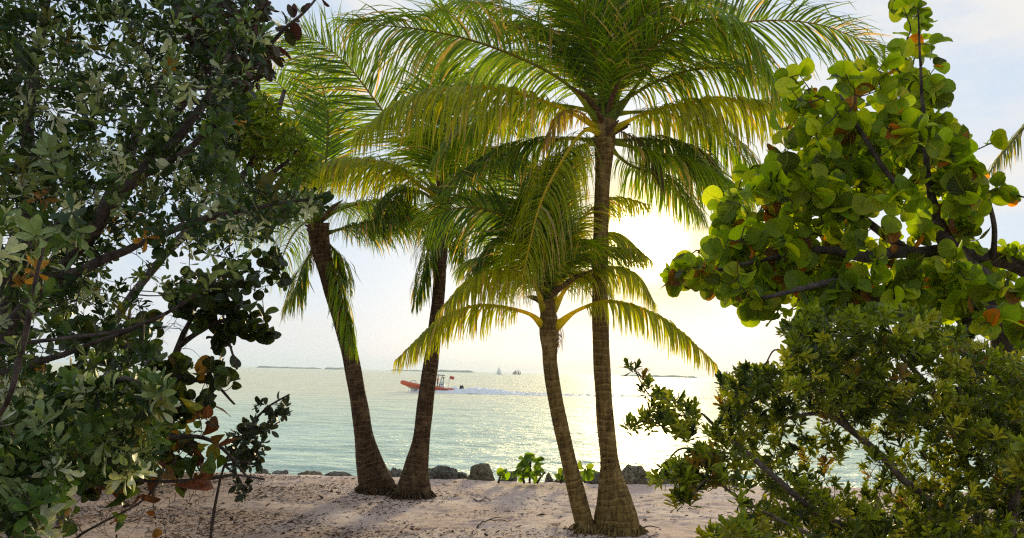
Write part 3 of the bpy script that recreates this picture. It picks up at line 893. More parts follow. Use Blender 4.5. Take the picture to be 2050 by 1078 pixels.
nodes += list(limb(wd, [(1985, 518, 4.8, 7), (1990, 450, 4.7, 5), (1970, 380, 4.7, 4), (1940, 320, 4.7, 3)], 10, 24, rng))
out_ = [(1590, 150), (1640, 165), (1700, 130), (1770, 120), (1800, 60), (1800, -10), (1850, -30), (1850, 60), (1870, 150), (1860, 220), (1900, 250), (1935, 300), (1950, 345), (1955, 385), (1960, 440), (1925, 460), (1960, 520), (2040, 560), (2080, 560), (2080, 690), (1900, 640), (1700, 620), (1560, 640), (1500, 620), (1470, 590), (1400, 565), (1355, 560), (1350, 535), (1430, 495), (1440, 400), (1500, 340), (1560, 300), (1590, 240), (1575, 190)]
tg = fill(out_, 800, 4.2, 5.3, rng, 0.47, 3.4, lambda px, py: np.where((py < 330) & (px < 1790), 0.45, 1.0) * np.where(py < 150, 0.35, 1.0) * np.where((py > 420) & (py < 560) & (px > 1600) & (px < 1900), 0.6, 1.0))
extra = [(1820, 10, 4.6), (1845, 50, 4.6), (1868, 90, 4.6), (1878, 130, 4.6), (1872, 175, 4.6), (1885, 200, 4.6), (1350, 550, 4.4), (1340, 560, 4.4), (1400, 550, 4.3), (1380, 520, 4.4), (1975, 390, 4.7), (2010, 370, 4.7), (2030, 390, 4.7), (2020, 505, 4.8), (2040, 500, 4.8), (2000, 280, 4.7), (1990, 650, 4.1), (1960, 655, 4.1), (2010, 640, 4.1),
         (1600, 150, 4.5), (1570, 165, 4.5), (1620, 190, 4.5), (1560, 260, 4.5), (1525, 600, 4.2), (1480, 570, 4.2), (1465, 400, 4.6), (1500, 350, 4.6), (1440, 405, 4.6), (1930, 470, 4.6), (1960, 480, 4.6)]
tg = np.concatenate([tg, fill([(2090, 330), (2230, 300), (2330, 480), (2320, 680), (2090, 690)], 110, 4.4, 5.6, rng, 0.4, 3.0), np.array([at(*e) for e in extra])])

dirs, back = grow(wd, nodes, tg, rng, 0.008, 0.0022, 0.14)
wd.build('trunk', M['bark'], t)
GR = [(0.24, 0.35, 0.012), (0.14, 0.23, 0.012), (0.06, 0.09, 0.014), (0.36, 0.42, 0.02), (0.55, 0.16, 0.015), (0.20, 0.08, 0.02)]
cr = MB()
sprays(cr, T_ROUND, back, dirs, rng, (3, 6), 0.080, GR, [36, 26, 10, 24, 2.2, 3.5], face=(0.0, -0.6, 0.2), scatter=0.8, jit=0.42)
cr.build('crown', M['grape_leaf'], t)

# ------------------------------------------------------------------ tufted shrub, right foreground
rng = np.random.RandomState(22)
b0 = at(1850, 1000, 3.7)
t = thing('tufted_shrub', (b0[0], b0[1], 0), 'broad shrub of small tufted olive leaves in the lower right', 'shrub')
wd = MB(); nodes = []
for L_ in ([(1900, 1500, 3.8, 26), (1760, 1130, 3.7, 18), (1640, 1035, 3.6, 12), (1560, 965, 3.55, 10), (1500, 910, 3.5, 8), (1445, 868, 3.5, 6), (1400, 825, 3.5, 4), (1340, 800, 3.5, 3)],
           [(1930, 1500, 3.9, 26), (1900, 1080, 3.9, 15), (1800, 950, 3.8, 12), (1710, 865, 3.75, 10), (1640, 825, 3.7, 7), (1540, 835, 3.7, 4), (1440, 770, 3.7, 3)],
           [(1960, 1500, 4.0, 24), (1960, 1050, 4.0, 15), (1900, 850, 4.0, 11), (1830, 740, 4.0, 8), (1750, 680, 4.0, 5), (1640, 670, 3.9, 3)],
           [(1990, 1500, 3.8, 24), (2030, 1000, 3.8, 15), (2020, 800, 3.8, 10), (1950, 720, 3.8, 6), (1880, 680, 3.8, 4)],
           [(1760, 1130, 3.7, 10), (1620, 1070, 3.4, 7), (1500, 1010, 3.3, 5), (1420, 960, 3.3, 3), (1380, 1000, 3.3, 2)],
           [(1500, 910, 3.5, 5), (1420, 905, 3.4, 4), (1360, 900, 3.4, 3), (1320, 950, 3.4, 2)],
           [(1340, 800, 3.5, 3), (1300, 790, 3.5, 2.4), (1270, 740, 3.5, 1.6)],
           [(1380, 830, 3.5, 3), (1310, 840, 3.45, 2), (1255, 850, 3.45, 1.5)],
           [(1710, 865, 3.75, 7), (1640, 770, 3.8, 5), (1560, 700, 3.8, 3), (1530, 730, 3.8, 2)]):
    L_ = [(p_[0], p_[1], p_[2], max(p_[3] * 0.62, 1.5)) for p_ in L_]
    nodes += list(limb(wd, L_, 9, 40, rng))
core = [(1560, 740), (1600, 640), (1700, 615), (1850, 625), (1990, 700), (2110, 700), (2110, 1160), (1560, 1160), (1530, 1000), (1470, 930), (1460, 860), (1430, 820), (1440, 760), (1520, 740)]
tg = np.concatenate([fill(core, 2400, 3.2, 4.6, rng, 0.44, 3.0), fill([(1750, 900), (1900, 800), (2110, 740), (2260, 800), (2300, 1160), (1650, 1160)], 680, 3.6, 4.8, rng, 0.40, 3.0)])
edge = [(1290, 740), (1330, 790), (1390, 800), (1440, 745), (1530, 715), (1560, 740), (1480, 900), (1440, 930), (1380, 880), (1320, 860), (1250, 850), (1300, 820), (1280, 780), (1255, 735)]
tg2 = fill(edge, 105, 3.35, 3.7, rng, 0.42, 5)
lowp = [(1310, 960), (1340, 930), (1400, 900), (1480, 920), (1520, 960), (1470, 990), (1440, 960), (1380, 1000), (1350, 1010), (1360, 960)]
tg3 = fill(lowp, 70, 3.25, 3.5, rng, 0.40, 5)
lo2 = [(1400, 1078), (1440, 1030), (1480, 1000), (1540, 1020), (1560, 1160), (1420, 1160)]
tg4 = fill(lo2, 70, 3.2, 3.5, rng, 0.42, 5)
sp_ = fill([(1590, 690), (1560, 660), (1620, 620), (1660, 650), (1640, 700)], 60, 3.7, 4.0, rng, 0.4, 5)
tip = np.array([at(*e) for e in [(1258, 732, 3.5), (1275, 735, 3.5), (1290, 752, 3.5), (1300, 765, 3.5), (1285, 780, 3.5), (1255, 848, 3.45), (1275, 850, 3.45), (1295, 838, 3.45), (1350, 1005, 3.3), (1362, 985, 3.3), (1375, 970, 3.3), (1315, 965, 3.4), (1330, 945, 3.4)]])
tg = np.concatenate([tg, tg2, tg3, tg4, sp_, tip])
dirs, back = grow(wd, nodes, tg, rng, 0.0045, 0.0014, 0.12, 3)
wd.build('trunk', M['pale_bark'], t)
cr = MB()
SH = [(0.20, 0.26, 0.015), (0.085, 0.125, 0.012), (0.40, 0.42, 0.035), (0.26, 0.17, 0.03), (0.04, 0.065, 0.012)]
rosettes(cr, T_NARROW, tg, dirs, rng, (11, 17), 0.042, SH, [38, 32, 12, 3, 14], (8, 80), 0.03, 0.25, 0.5, stem=0.03)
cr.build('crown', M['tuft_leaf'], t)

# bright young shoots close to the path
rng = np.random.RandomState(23)
for lab, pts, core in (('yellow green young shoot in front of the tufted shrub at the bottom', [(1500, 1500, 2.6, 10), (1500, 1200, 2.6, 7), (1490, 1060, 2.6, 3)], [(1455, 1060), (1490, 1035), (1530, 1060), (1540, 1120), (1450, 1120)]),
                       ('yellow green leafy shoot at the right edge in front of the tufted shrub', [(2120, 1500, 2.7, 10), (2100, 1150, 2.7, 7), (2050, 930, 2.7, 3)], [(2015, 905), (2045, 880), (2080, 900), (2080, 960), (2025, 945)])):
    b0 = at(pts[0][0], pts[0][1], 2.6); t = thing('young_shoot', (b0[0], b0[1], 0), lab, 'shoot', 'bright young shoots')
    wd = MB(); nodes = list(limb(wd, pts, 8, 24, rng))
    tg = fill(core, 34, 2.5, 2.75, rng)
    dirs, back = grow(wd, nodes, tg, rng, 0.003, 0.0012, 0.1, 3); wd.build('trunk', M['pale_bark'], t)
    cr = MB(); rosettes(cr, T_NARROW, tg, dirs, rng, (9, 14), 0.036, [(0.17, 0.22, 0.014), (0.24, 0.24, 0.02)], [2, 1], (8, 80), 0.03, stem=0.02)
    cr.build('leaves', M['tuft_leaf'], t)

# ------------------------------------------------------------------ silver-leaved tree, left
rng = np.random.RandomState(31)
b0 = at(-260, 1000, 4.7)
t = thing('silver_leaf_tree', (b0[0], b0[1], 0), 'large dense tree of grey green spoon shaped leaves filling the left side', 'tree')
wd = MB(); nodes = []
for L_ in ([(-260, 1600, 4.8, 40), (-180, 1000, 4.7, 30), (-60, 760, 4.6, 18), (100, 560, 4.5, 12), (200, 440, 4.3, 14), (270, 360, 4.2, 14), (380, 250, 4.2, 9), (450, 130, 4.2, 5), (480, 40, 4.2, 3)],
           [(-40, 760, 4.6, 20), (30, 560, 4.6, 16), (55, 380, 4.7, 15), (60, 200, 4.7, 11), (90, 20, 4.7, 8), (110, -120, 4.7, 5)],
           [(200, 440, 4.3, 14), (260, 300, 4.6, 10), (330, 150, 4.6, 7), (360, 0, 4.6, 5)],
           [(270, 360, 4.2, 9), (360, 310, 3.9, 7), (430, 250, 3.8, 5), (480, 220, 3.8, 3)],
           [(110, 560, 4.4, 12), (260, 500, 4.0, 8), (380, 450, 3.9, 7), (500, 420, 3.8, 5), (620, 400, 3.8, 3)],
           [(-40, 760, 4.6, 9), (180, 690, 4.3, 5), (330, 630, 4.1, 4), (430, 560, 4.1, 3)],
           [(-140, 900, 4.4, 12), (100, 810, 3.7, 5), (250, 760, 3.5, 6), (300, 800, 3.5, 4)],
           [(-180, 1000, 4.6, 12), (-20, 850, 3.2, 6), (40, 700, 3.0, 6), (90, 480, 2.9, 4), (140, 430, 2.9, 3)],
           [(-200, 700, 3.0, 12), (-80, 500, 2.6, 7), (-10, 330, 2.2, 4), (0, 300, 2.1, 2)],
           [(-20, 690, 3.9, 5), (100, 680, 3.8, 4), (230, 665, 3.8, 3), (330, 630, 3.8, 2)]):
    nodes += list(limb(wd, L_, 10, 44, rng))
main = [(-160, -120), (470, -120), (520, 20), (545, 90), (500, 140), (480, 200), (500, 245), (470, 290), (465, 345), (540, 355), (620, 380), (660, 395), (650, 420), (590, 432), (560, 450), (555, 490), (500, 520), (440, 560), (330, 600), (300, 650), (310, 720), (290, 780), (330, 860), (260, 930), (150, 950), (-160, 990)]
dens = lambda px, py: np.where((py > 600) & (py < 750) & (px > 60) & (px < 330), 0.30, 1.0) * np.where((py > 480) & (px > 200) & (py < 600), 0.4, 1.0)
densU = lambda px, py: (py < 480) * 1.0
tg = np.concatenate([fill(main, 2000, 3.5, 6.4, rng, 0.36, 2.4, densU), fill(main, 1050, 3.5, 6.4, rng, 0.41, 2.4, lambda px, py: dens(px, py) * (py >= 480))])
near = fill([(0, 400), (150, 400), (180, 480), (60, 700), (-60, 700)], 14, 2.8, 3.2, rng)
nb = fill([(0, 830), (140, 760), (330, 740), (330, 830), (220, 890), (140, 960), (110, 1090), (-60, 1090), (-60, 860)], 210, 3.0, 3.7, rng, 0.38, 3)
na = np.array([at(*e) for e in [(5, 290, 2.1), (15, 505, 2.6), (135, 440, 2.9), (150, 460, 2.9), (440, 250, 3.7), (470, 230, 3.7), (420, 270, 3.7), (300, 230, 3.7), (610, 390, 3.8), (580, 385, 3.8), (640, 395, 3.8), (540, 375, 3.8), (500, 365, 3.8), (480, 400, 3.8), (100, 310, 3.4)]])
nb = np.concatenate([nb, fill([(60, 860), (330, 840), (340, 930), (240, 965), (60, 980)], 70, 3.8, 4.6, rng, 0.3, 3)])
nfar = len(tg); tg = np.concatenate([tg, near, nb, na])
dirs, back = grow(wd, nodes, tg, rng, 0.006, 0.0016, 0.13, 4)
wd.build('trunk', M['bark'], t)
cr = MB()
SV = [(0.075, 0.135, 0.024), (0.024, 0.050, 0.008), (0.22, 0.29, 0.11), (0.54, 0.58, 0.40), (0.40, 0.20, 0.03), (0.15, 0.15, 0.03)]  # grey green leaf tones; the palest also stand in for highlights
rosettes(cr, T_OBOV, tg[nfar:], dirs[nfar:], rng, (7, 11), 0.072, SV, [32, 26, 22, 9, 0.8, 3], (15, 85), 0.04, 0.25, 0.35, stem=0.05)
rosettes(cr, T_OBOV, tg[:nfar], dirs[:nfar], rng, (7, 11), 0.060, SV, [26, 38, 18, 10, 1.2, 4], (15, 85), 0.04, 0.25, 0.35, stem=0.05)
cr.build('crown', M['silver_leaf'], t)

# ------------------------------------------------------------------ red-tipped tree over the top left
rng = np.random.RandomState(32)
b0 = at(-300, 1000, 6.0)
t = thing('red_tipped_tree', (b0[0], b0[1], 0), 'tree with dark reddish leaves whose branch reaches out at the top left', 'tree')
wd = MB(); nodes = []
for L_ in ([(-300, 1350, 6.0, 24), (-120, 900, 5.9, 18), (130, 500, 5.7, 13), (320, 280, 5.5, 9), (400, 130, 5.3, 8), (440, -40, 5.2, 5)],
           [(330, 280, 5.5, 9), (420, 200, 5.2, 7), (500, 140, 5.0, 5), (560, 70, 4.9, 4), (610, 25, 4.8, 3), (650, -25, 4.8, 2)],
           [(400, 130, 5.3, 6), (470, 60, 5.2, 5), (500, -40, 5.2, 3)],
           [(420, 200, 5.2, 4), (480, 180, 5.1, 3), (530, 150, 5.0, 2)]):
    nodes += list(limb(wd, L_, 9, 40, rng))
tg = fill([(360, 60), (400, -60), (540, -60), (545, 20), (520, 70), (560, 110), (540, 150), (480, 190), (420, 170)], 190, 4.8, 5.5, rng, 0.38, 3)
ex = np.array([at(*e) for e in [(560, 60, 4.9), (590, 40, 4.85), (600, 25, 4.8), (625, 5, 4.8), (550, 90, 4.9), (640, -10, 4.8), (575, 50, 4.9), (520, 110, 5.0), (535, 95, 5.0)]])
RD = [(0.075, 0.06, 0.035), (0.05, 0.06, 0.025), (0.11, 0.045, 0.04), (0.10, 0.11, 0.06)]
alltg = np.concatenate([tg, ex])
dirs, back = grow(wd, nodes, alltg, rng, 0.005, 0.0016, 0.12, 4); wd.build('trunk', M['bark'], t)
cr = MB()
sprays(cr, T_OVAL, back[:len(tg)], dirs[:len(tg)], rng, (5, 9), 0.065, RD, [4, 4, 3, 1], scatter=0.9)
sprays(cr, T_OVAL, back[len(tg):], dirs[len(tg):], rng, (2, 4), 0.105, RD, [4, 3, 3, 0], scatter=0.9)
cr.build('crown', M['red_leaf'], t)

# ------------------------------------------------------------------ bright small-leaved tree behind
rng = np.random.RandomState(33)
b0 = at(120, 1000, 9.4)
t = thing('small_leaf_tree', (b0[0], b0[1], 0), 'bright yellow green tree of fine leaves between the left tree and the palms', 'tree')
wd = MB(); nodes = []
for L_ in ([(118, 1150, 9.4, 13), (140, 900, 9.4, 11), (190, 720, 9.4, 9), (300, 540, 9.4, 8), (450, 400, 9.3, 7), (530, 280, 9.3, 7), (570, 180, 9.3, 4)],
           [(450, 400, 9.3, 7), (480, 280, 9.3, 5), (500, 180, 9.3, 3)], [(450, 400, 9.3, 7), (540, 350, 9.2, 5), (610, 290, 9.2, 3)], [(300, 540, 9.4, 6), (400, 420, 9.6, 5), (430, 300, 9.6, 3)]):
    nodes += list(limb(wd, L_, 9, 30, rng))
tg = fill([(440, 200), (490, 170), (540, 200), (600, 260), (630, 330), (600, 370), (560, 390), (480, 420), (420, 380), (400, 280)], 480, 8.8, 9.9, rng, 0.40, 1.6)
dirs, back = grow(wd, nodes, tg, rng, 0.008, 0.002, 0.12, 4); wd.build('trunk', M['bark'], t)
cr = MB()
sprays(cr, T_LANCE, back, dirs, rng, (9, 14), 0.10, [(0.19, 0.28, 0.012), (0.12, 0.19, 0.012), (0.30, 0.31, 0.02)], [4, 4, 2], face=(0, -0.2, 0.5), scatter=0.9)
cr.build('crown', M['small_leaf'], t)

# ------------------------------------------------------------------ dark sea grape, lower left
rng = np.random.RandomState(34)
b0 = at(-260, 1000, 6.8)
t = thing('sea_grape_bush', (b0[0], b0[1], 0), 'dark sea grape bush with withered brown leaves low at left', 'bush')
wd = MB(); nodes = []
for L_ in ([(-260, 1250, 6.8, 22), (-80, 1000, 6.6, 17), (120, 890, 6.5, 13), (270, 830, 6.3, 8.5), (325, 760, 6.2, 7), (362, 690, 6.2, 6.5), (385, 640, 6.2, 4.5), (440, 600, 6.2, 3)],
           [(362, 690, 6.2, 7), (400, 665, 6.2, 5), (450, 640, 6.2, 4), (520, 650, 6.2, 2.5), (550, 668, 6.2, 2)],
           [(450, 640, 6.2, 3), (460, 690, 6.1, 2.5), (475, 740, 6.1, 2)],
           [(330, 750, 6.2, 5), (380, 760, 6.2, 4), (430, 770, 6.2, 3), (470, 810, 6.2, 2)],
           [(120, 890, 6.5, 8), (300, 880, 6.0, 6), (420, 880, 6.0, 4), (500, 960, 6.0, 2)],
           [(-80, 1000, 6.6, 7), (160, 960, 6.0, 3.5), (320, 965, 5.9, 2.8), (410, 960, 5.9, 4), (470, 950, 5.9, 2.5), (530, 960, 5.9, 2)],
           [(60, 1200, 5.9, 4), (140, 1090, 5.85, 3), (200, 1050, 5.8, 2.4), (290, 1000, 5.8, 2), (340, 930, 5.8, 1.5)],
           [(-80, 1000, 6.6, 8), (20, 860, 6.5, 6), (80, 760, 6.5, 4), (60, 700, 6.5, 3)],
           [(270, 830, 6.3, 6), (250, 720, 6.6, 5), (260, 620, 6.6, 3)]):
    nodes += list(limb(wd, L_, 9, 34, rng))
tg = fill([(350, 600), (440, 570), (470, 600), (540, 640), (550, 670), (500, 670), (450, 655), (470, 700), (480, 760), (440, 770), (430, 690), (380, 640)], 60, 6.0, 6.4, rng)
tgb = fill([(280, 760), (330, 730), (430, 740), (440, 800), (400, 830), (290, 860)], 36, 5.9, 6.4, rng)
tgc = fill([(0, 740), (200, 760), (300, 780), (300, 860), (280, 900), (120, 940), (0, 940)], 110, 6.0, 7.2, rng, 0.36, 2)
tgd = np.concatenate([fill([(160, 890), (300, 850), (420, 790), (460, 830), (460, 930), (380, 980), (160, 970)], 52, 5.7, 6.3, rng), fill([(60, 960), (300, 960), (380, 1020), (260, 1085), (60, 1085)], 14, 5.7, 6.2, rng)])
tgc = np.concatenate([tgc, fill([(60, 880), (330, 850), (400, 900), (330, 970), (60, 1000)], 60, 5.8, 6.6, rng), fill([(0, 590), (200, 590), (320, 640), (320, 770), (0, 770)], 70, 6.0, 7.4, rng, 0.40, 2.5)])
tge = fill([(330, 560), (560, 500), (580, 560), (480, 600), (360, 600)], 60, 6.0, 6.6, rng)
a_ = np.concatenate([tg, tgb, tgc, tgd, tge]); dirs, back = grow(wd, nodes, a_, rng, 0.007, 0.002, 0.15, 4)
bare = fill([(230, 960), (520, 940), (530, 1000), (420, 1090), (120, 1090)], 120, 5.7, 6.2, rng); grow(wd, nodes, bare, rng, 0.004, 0.0013, 0.28, 4)
bare = fill([(200, 620), (420, 600), (420, 720), (260, 740)], 60, 6.0, 6.6, rng); grow(wd, nodes, bare, rng, 0.004, 0.001, 0.2, 4)
wd.build('trunk', M['bark'], t)
cr = MB(); i1, i2, i3, i4 = np.cumsum([len(tg), len(tgb), len(tgc), len(tgd)])
DKG = [(0.028, 0.055, 0.010), (0.045, 0.08, 0.012), (0.016, 0.028, 0.008), (0.16, 0.09, 0.02)]
sprays(cr, T_ROUND, back[:i3], dirs[:i3], rng, (2, 5), 0.088, DKG, [5, 4, 4, 0.5], scatter=0.7)
sprays(cr, T_ROUND, back[i4:], dirs[i4:], rng, (2, 4), 0.066, DKG, [5, 4, 4, 0.3], scatter=0.7)
cr.build('crown', M['dark_grape_leaf'], t)
cr = MB()
sprays(cr, T_CRUMPLED, back[i3:i4], dirs[i3:i4], rng, (1, 3), 0.112, [(0.15, 0.045, 0.018), (0.19, 0.10, 0.025), (0.26, 0.25, 0.02), (0.06, 0.11, 0.012), (0.05, 0.022, 0.012)], [3, 2.5, 2, 5, 3], scatter=1.0)
tag(cr.build('withered_leaves', M['dark_grape_leaf'], t), 'large brown and yellow withered leaves')

# low dark bush standing on the sand at the back left
rng = np.random.RandomState(36)
b0 = on_ground(190, 968)
t = thing('low_bush', (b0[0], b0[1], 0), 'low dark green bush on the sand behind the left hand trees', 'bush')
wd = MB(); nodes = []; dB = b0[1]
for L_ in ([(190, 972, dB, 6), (150, 900, dB, 4), (110, 830, dB, 2.5)], [(200, 972, dB, 6), (220, 890, dB, 4), (240, 800, dB, 2.5)], [(210, 972, dB, 5), (270, 910, dB, 3), (320, 860, dB, 2)], [(180, 972, dB, 5), (90, 920, dB, 3), (20, 880, dB, 2)]):
    nodes += list(limb(wd, L_, 8, 24, rng))
tg = fill([(-100, 820), (60, 770), (250, 770), (320, 820), (350, 900), (340, 950), (260, 968), (60, 972), (-100, 972)], 420, dB - 0.9, dB + 0.9, rng, 0.36, 1.5)
dirs, back = grow(wd, nodes, tg, rng, 0.008, 0.002, 0.15, 4); wd.build('trunk', M['bark'], t)
cr = MB(); sprays(cr, T_OVAL, back, dirs, rng, (5, 9), 0.12, [(0.03, 0.05, 0.012), (0.05, 0.075, 0.02), (0.09, 0.05, 0.02)], [5, 4, 1], scatter=0.8)
cr.build('crown', M['dark_grape_leaf'], t)

# small glossy sprig reaching over the water
rng = np.random.RandomState(35)
b0 = at(420, 1000, 6.6)
t = thing('leafy_sapling', (b0[0], b0[1], 0), 'thin sapling with small dark leaves against the water beside the brown leaved bush', 'sapling')
wd = MB(); nodes = []
for L_ in ([(400, 1300, 6.8, 4), (425, 1050, 6.7, 3), (450, 930, 6.6, 2.6), (490, 870, 6.6, 3), (530, 820, 6.6, 2.4), (580, 790, 6.6, 1.6)], [(450, 930, 6.6, 3), (500, 920, 6.6, 2.2), (520, 890, 6.6, 1.6)], [(490, 870, 6.6, 2.4), (530, 860, 6.6, 1.8), (560, 845, 6.6, 1.4)], [(450, 930, 6.6, 3), (480, 960, 6.6, 2), (490, 1000, 6.6, 1.5)]):
    nodes += list(limb(wd, L_, 8, 24, rng))
tg = np.concatenate([fill([(450, 860), (490, 830), (530, 800), (585, 782), (580, 810), (560, 850), (530, 870), (520, 940), (470, 950)], 52, 6.4, 6.8, rng), fill([(470, 960), (500, 960), (500, 1010), (480, 1010)], 6, 6.5, 6.7, rng)])
dirs, back = grow(wd, nodes, tg, rng, 0.004, 0.0012, 0.12, 4); wd.build('trunk', M['bark'], t)
cr = MB(); sprays(cr, T_OVAL, back, dirs, rng, (6, 10), 0.062, [(0.045, 0.065, 0.03), (0.03, 0.045, 0.02), (0.08, 0.10, 0.05)], [4, 4, 2], scatter=0.8)
cr.build('leaves', M['red_leaf'], t)

# ------------------------------------------------------------------ rocks along the shore
m, nt, out = newmat('coral_rock')
tc = nd(nt, 'ShaderNodeTexCoord'); ob = tc.outputs['Object']
n1 = noise(nt, ob, 5.0, 6, 0.65); n2 = noise(nt, ob, 26.0, 5, 0.7)
vo = nd(nt, 'ShaderNodeTexVoronoi'); vo.inputs['Scale'].default_value = 28; nt.links.new(ob, vo.inputs['Vector'])
at_ = nd(nt, 'ShaderNodeAttribute', attribute_name='tint')
col = mixc(nt, maprange(nt, n2, 0.40, 0.62), mixc(nt, 1.0, at_.outputs['Color'], (0.25, 0.24, 0.22), 'MULTIPLY'), at_.outputs['Color'])
col = mixc(nt, maprange(nt, vo.outputs['Distance'], 0.15, 0.35, 0.75, 0), col, (0.03, 0.026, 0.02))
col = mixc(nt, maprange(nt, n1, 0.5, 0.7, 0, 0.5), col, (0.10, 0.085, 0.045))
p = nd(nt, 'ShaderNodeBsdfPrincipled'); p.inputs['Roughness'].default_value = 0.95; p.inputs['Specular IOR Level'].default_value = 0.15
nt.links.new(col, p.inputs['Base Color'])
b = nd(nt, 'ShaderNodeBump'); b.inputs['Strength'].default_value = 1.0; b.inputs['Distance'].default_value = 0.03
nt.links.new(math_(nt, 'ADD', n2, vo.outputs['Distance']), b.inputs['Height']); nt.links.new(b.outputs[0], p.inputs['Normal'])
nt.links.new(p.outputs[0], out.inputs[0])
M['rock'] = m


def sphere_grid(nu, nv):
    th = np.linspace(0, math.pi, nv); ph = np.linspace(0, 2 * math.pi, nu + 1)
    T_, P_ = np.meshgrid(th, ph, indexing='ij')
    V = np.stack([np.sin(T_) * np.cos(P_), np.sin(T_) * np.sin(P_), np.cos(T_)], -1).reshape(-1, 3)
    i = np.arange(nv - 1)[:, None] * (nu + 1); j = np.arange(nu)[None, :]
    return V, np.stack([i + j, i + j + nu + 1, i + j + nu + 2, i + j + 1], -1).reshape(-1, 4)


def rock(label, x0, x1, ytop, d, ht, col, seed, smooth_=False):
    """rock seen between x0 and x1 with its top at ytop; stands on the slope, ht metres tall"""
    ytop += 3
    c = at((x0 + x1) / 2, ytop, d); hw = (x1 - x0) / 2 * d / F
    V, q = sphere_grid(52, 34)
    n = (fbm(V * 1.2 + seed * 7.7, 1.3, 2) - 0.5) * 0.9 + (np.abs(fbm(V + seed * 3.1, 3.2, 4) - 0.5) * -1.1 + 0.1) * (0.25 if smooth_ else 1.0)
    W = V * (1 + n)[:, None]
    W = np.sign(W) * np.abs(W) ** 0.86
    mx, mn = W.max(0), W.min(0)
    W = (W - (mx + mn) / 2) / ((mx - mn) / 2)
    W = W * [hw, hw * 0.85 + 0.08, ht / 2]
    W[:, 2] -= 0
    cen = np.array([c[0], c[1], c[2] - ht / 2])
    mb = MB(); mb.add(W, [q], col)
    o = mb.build('rock', M['rock'])
    o.location = tuple(cen)
    return tag(o, label, 'rock', 'rocks along the water edge')


GRY, TANR, PALE = (0.34, 0.31, 0.26), (0.42, 0.35, 0.24), (0.42, 0.40, 0.36)
rock('low flat brown rock left of the leaning palm feet', 578, 650, 940, 14.6, 0.5, TANR, 1)
rock('long low grey rock touching the left palm foot', 625, 722, 942, 14.4, 0.5, GRY, 2)
rock('dark rock between the two leaning palm trunks', 762, 815, 934, 14.3, 0.6, GRY, 3)
rock('sloping grey rock just right of the right leaning palm', 838, 920, 927, 14.2, 0.6, GRY, 4)
rock('tall round speckled rock standing alone beside the leafy seedling', 933, 992, 924, 14.2, 0.65, TANR, 5)
rock('small grey rock behind the slender young palm trunk', 1108, 1150, 940, 14.4, 0.5, GRY, 6)
rock('grey rock between the young palm and the thick palm trunk', 1168, 1218, 940, 14.3, 0.55, GRY, 7)
rock('rough speckled rock right of the thick palm trunk', 1236, 1312, 928, 14.2, 0.62, TANR, 8)
rock('smooth pale grey rock at the right end of the row', 1296, 1408, 936, 14.5, 0.6, PALE, 9, True)
rock('small dark rock at the water behind the sapling', 498, 552, 936, 14.6, 0.5, GRY, 10)
rock('low rock mostly hidden behind the tufted shrub', 1400, 1480, 946, 14.6, 0.5, GRY, 12)

rock('low dark stone in front of the largest seedling on its left', 1000, 1036, 940, 14.3, 0.45, GRY, 13)
rock('small low stone just right of the largest seedling', 1088, 1112, 943, 14.2, 0.45, TANR, 14)
rock('flat stone between the tall round rock and the sloping grey rock', 908, 938, 942, 14.3, 0.45, GRY, 15)
rock('small stone on the sand edge left of the low flat brown rock', 545, 585, 936, 14.5, 0.45, PALE, 16)

# ------------------------------------------------------------------ sea grape seedlings on the edge of the sand
def seedling(label, core, stems, nl, size, seed):
    rng = np.random.RandomState(seed)
    d = 13.4
    b0 = at(stems[0][0], 958, d)
    t = thing('sea_grape_seedling', (b0[0], b0[1], 0.0), label, 'plant', 'sea grape seedlings among the rocks')
    wd = MB(); nodes = []
    for (a, b_, c, e) in stems:
        nodes += list(limb(wd, [(a, 968, d, 2.5), ((a + c) / 2, (962 + e) / 2, d, 2), (c, e, d, 1.2)], 6, 12, rng))
    tg = fill(core, nl, d - 0.15, d + 0.15, rng)
    dirs, back = grow(wd, nodes, tg, rng, 0.005, 0.002, 0.12, 4)
    wd.build('stem', M['bark'], t)
    cr = MB(); sprays(cr, T_ROUND, back, dirs, rng, (2, 4), size, [(0.12, 0.22, 0.012), (0.06, 0.12, 0.012), (0.18, 0.26, 0.02)], [4, 3, 2], face=(0, -0.7, 0.3), scatter=0.75, jit=0.4)
    cr.build('leaves', M['grape_leaf'], t)


seedling('largest bright green seedling with a tall rounded top', [(1025, 955), (1035, 930), (1050, 915), (1065, 908), (1080, 925), (1085, 940), (1100, 955)], [(1060, 960, 1064, 912), (1050, 960, 1040, 935), (1075, 960, 1092, 945)], 26, 0.10, 41)
seedling('small green seedling beside the tall round rock', [(992, 955), (1005, 945), (1012, 948), (1008, 956)], [(998, 960, 1006, 946)], 4, 0.09, 42)
seedling('small green seedling between the two front palm trunks', [(1160, 955), (1168, 938), (1178, 936), (1184, 950), (1178, 958)], [(1170, 960, 1172, 938)], 5, 0.10, 43)
seedling('low green seedling left of the young palm trunk', [(1112, 956), (1118, 949), (1136, 949), (1138, 957)], [(1122, 960, 1126, 950)], 4, 0.09, 44)

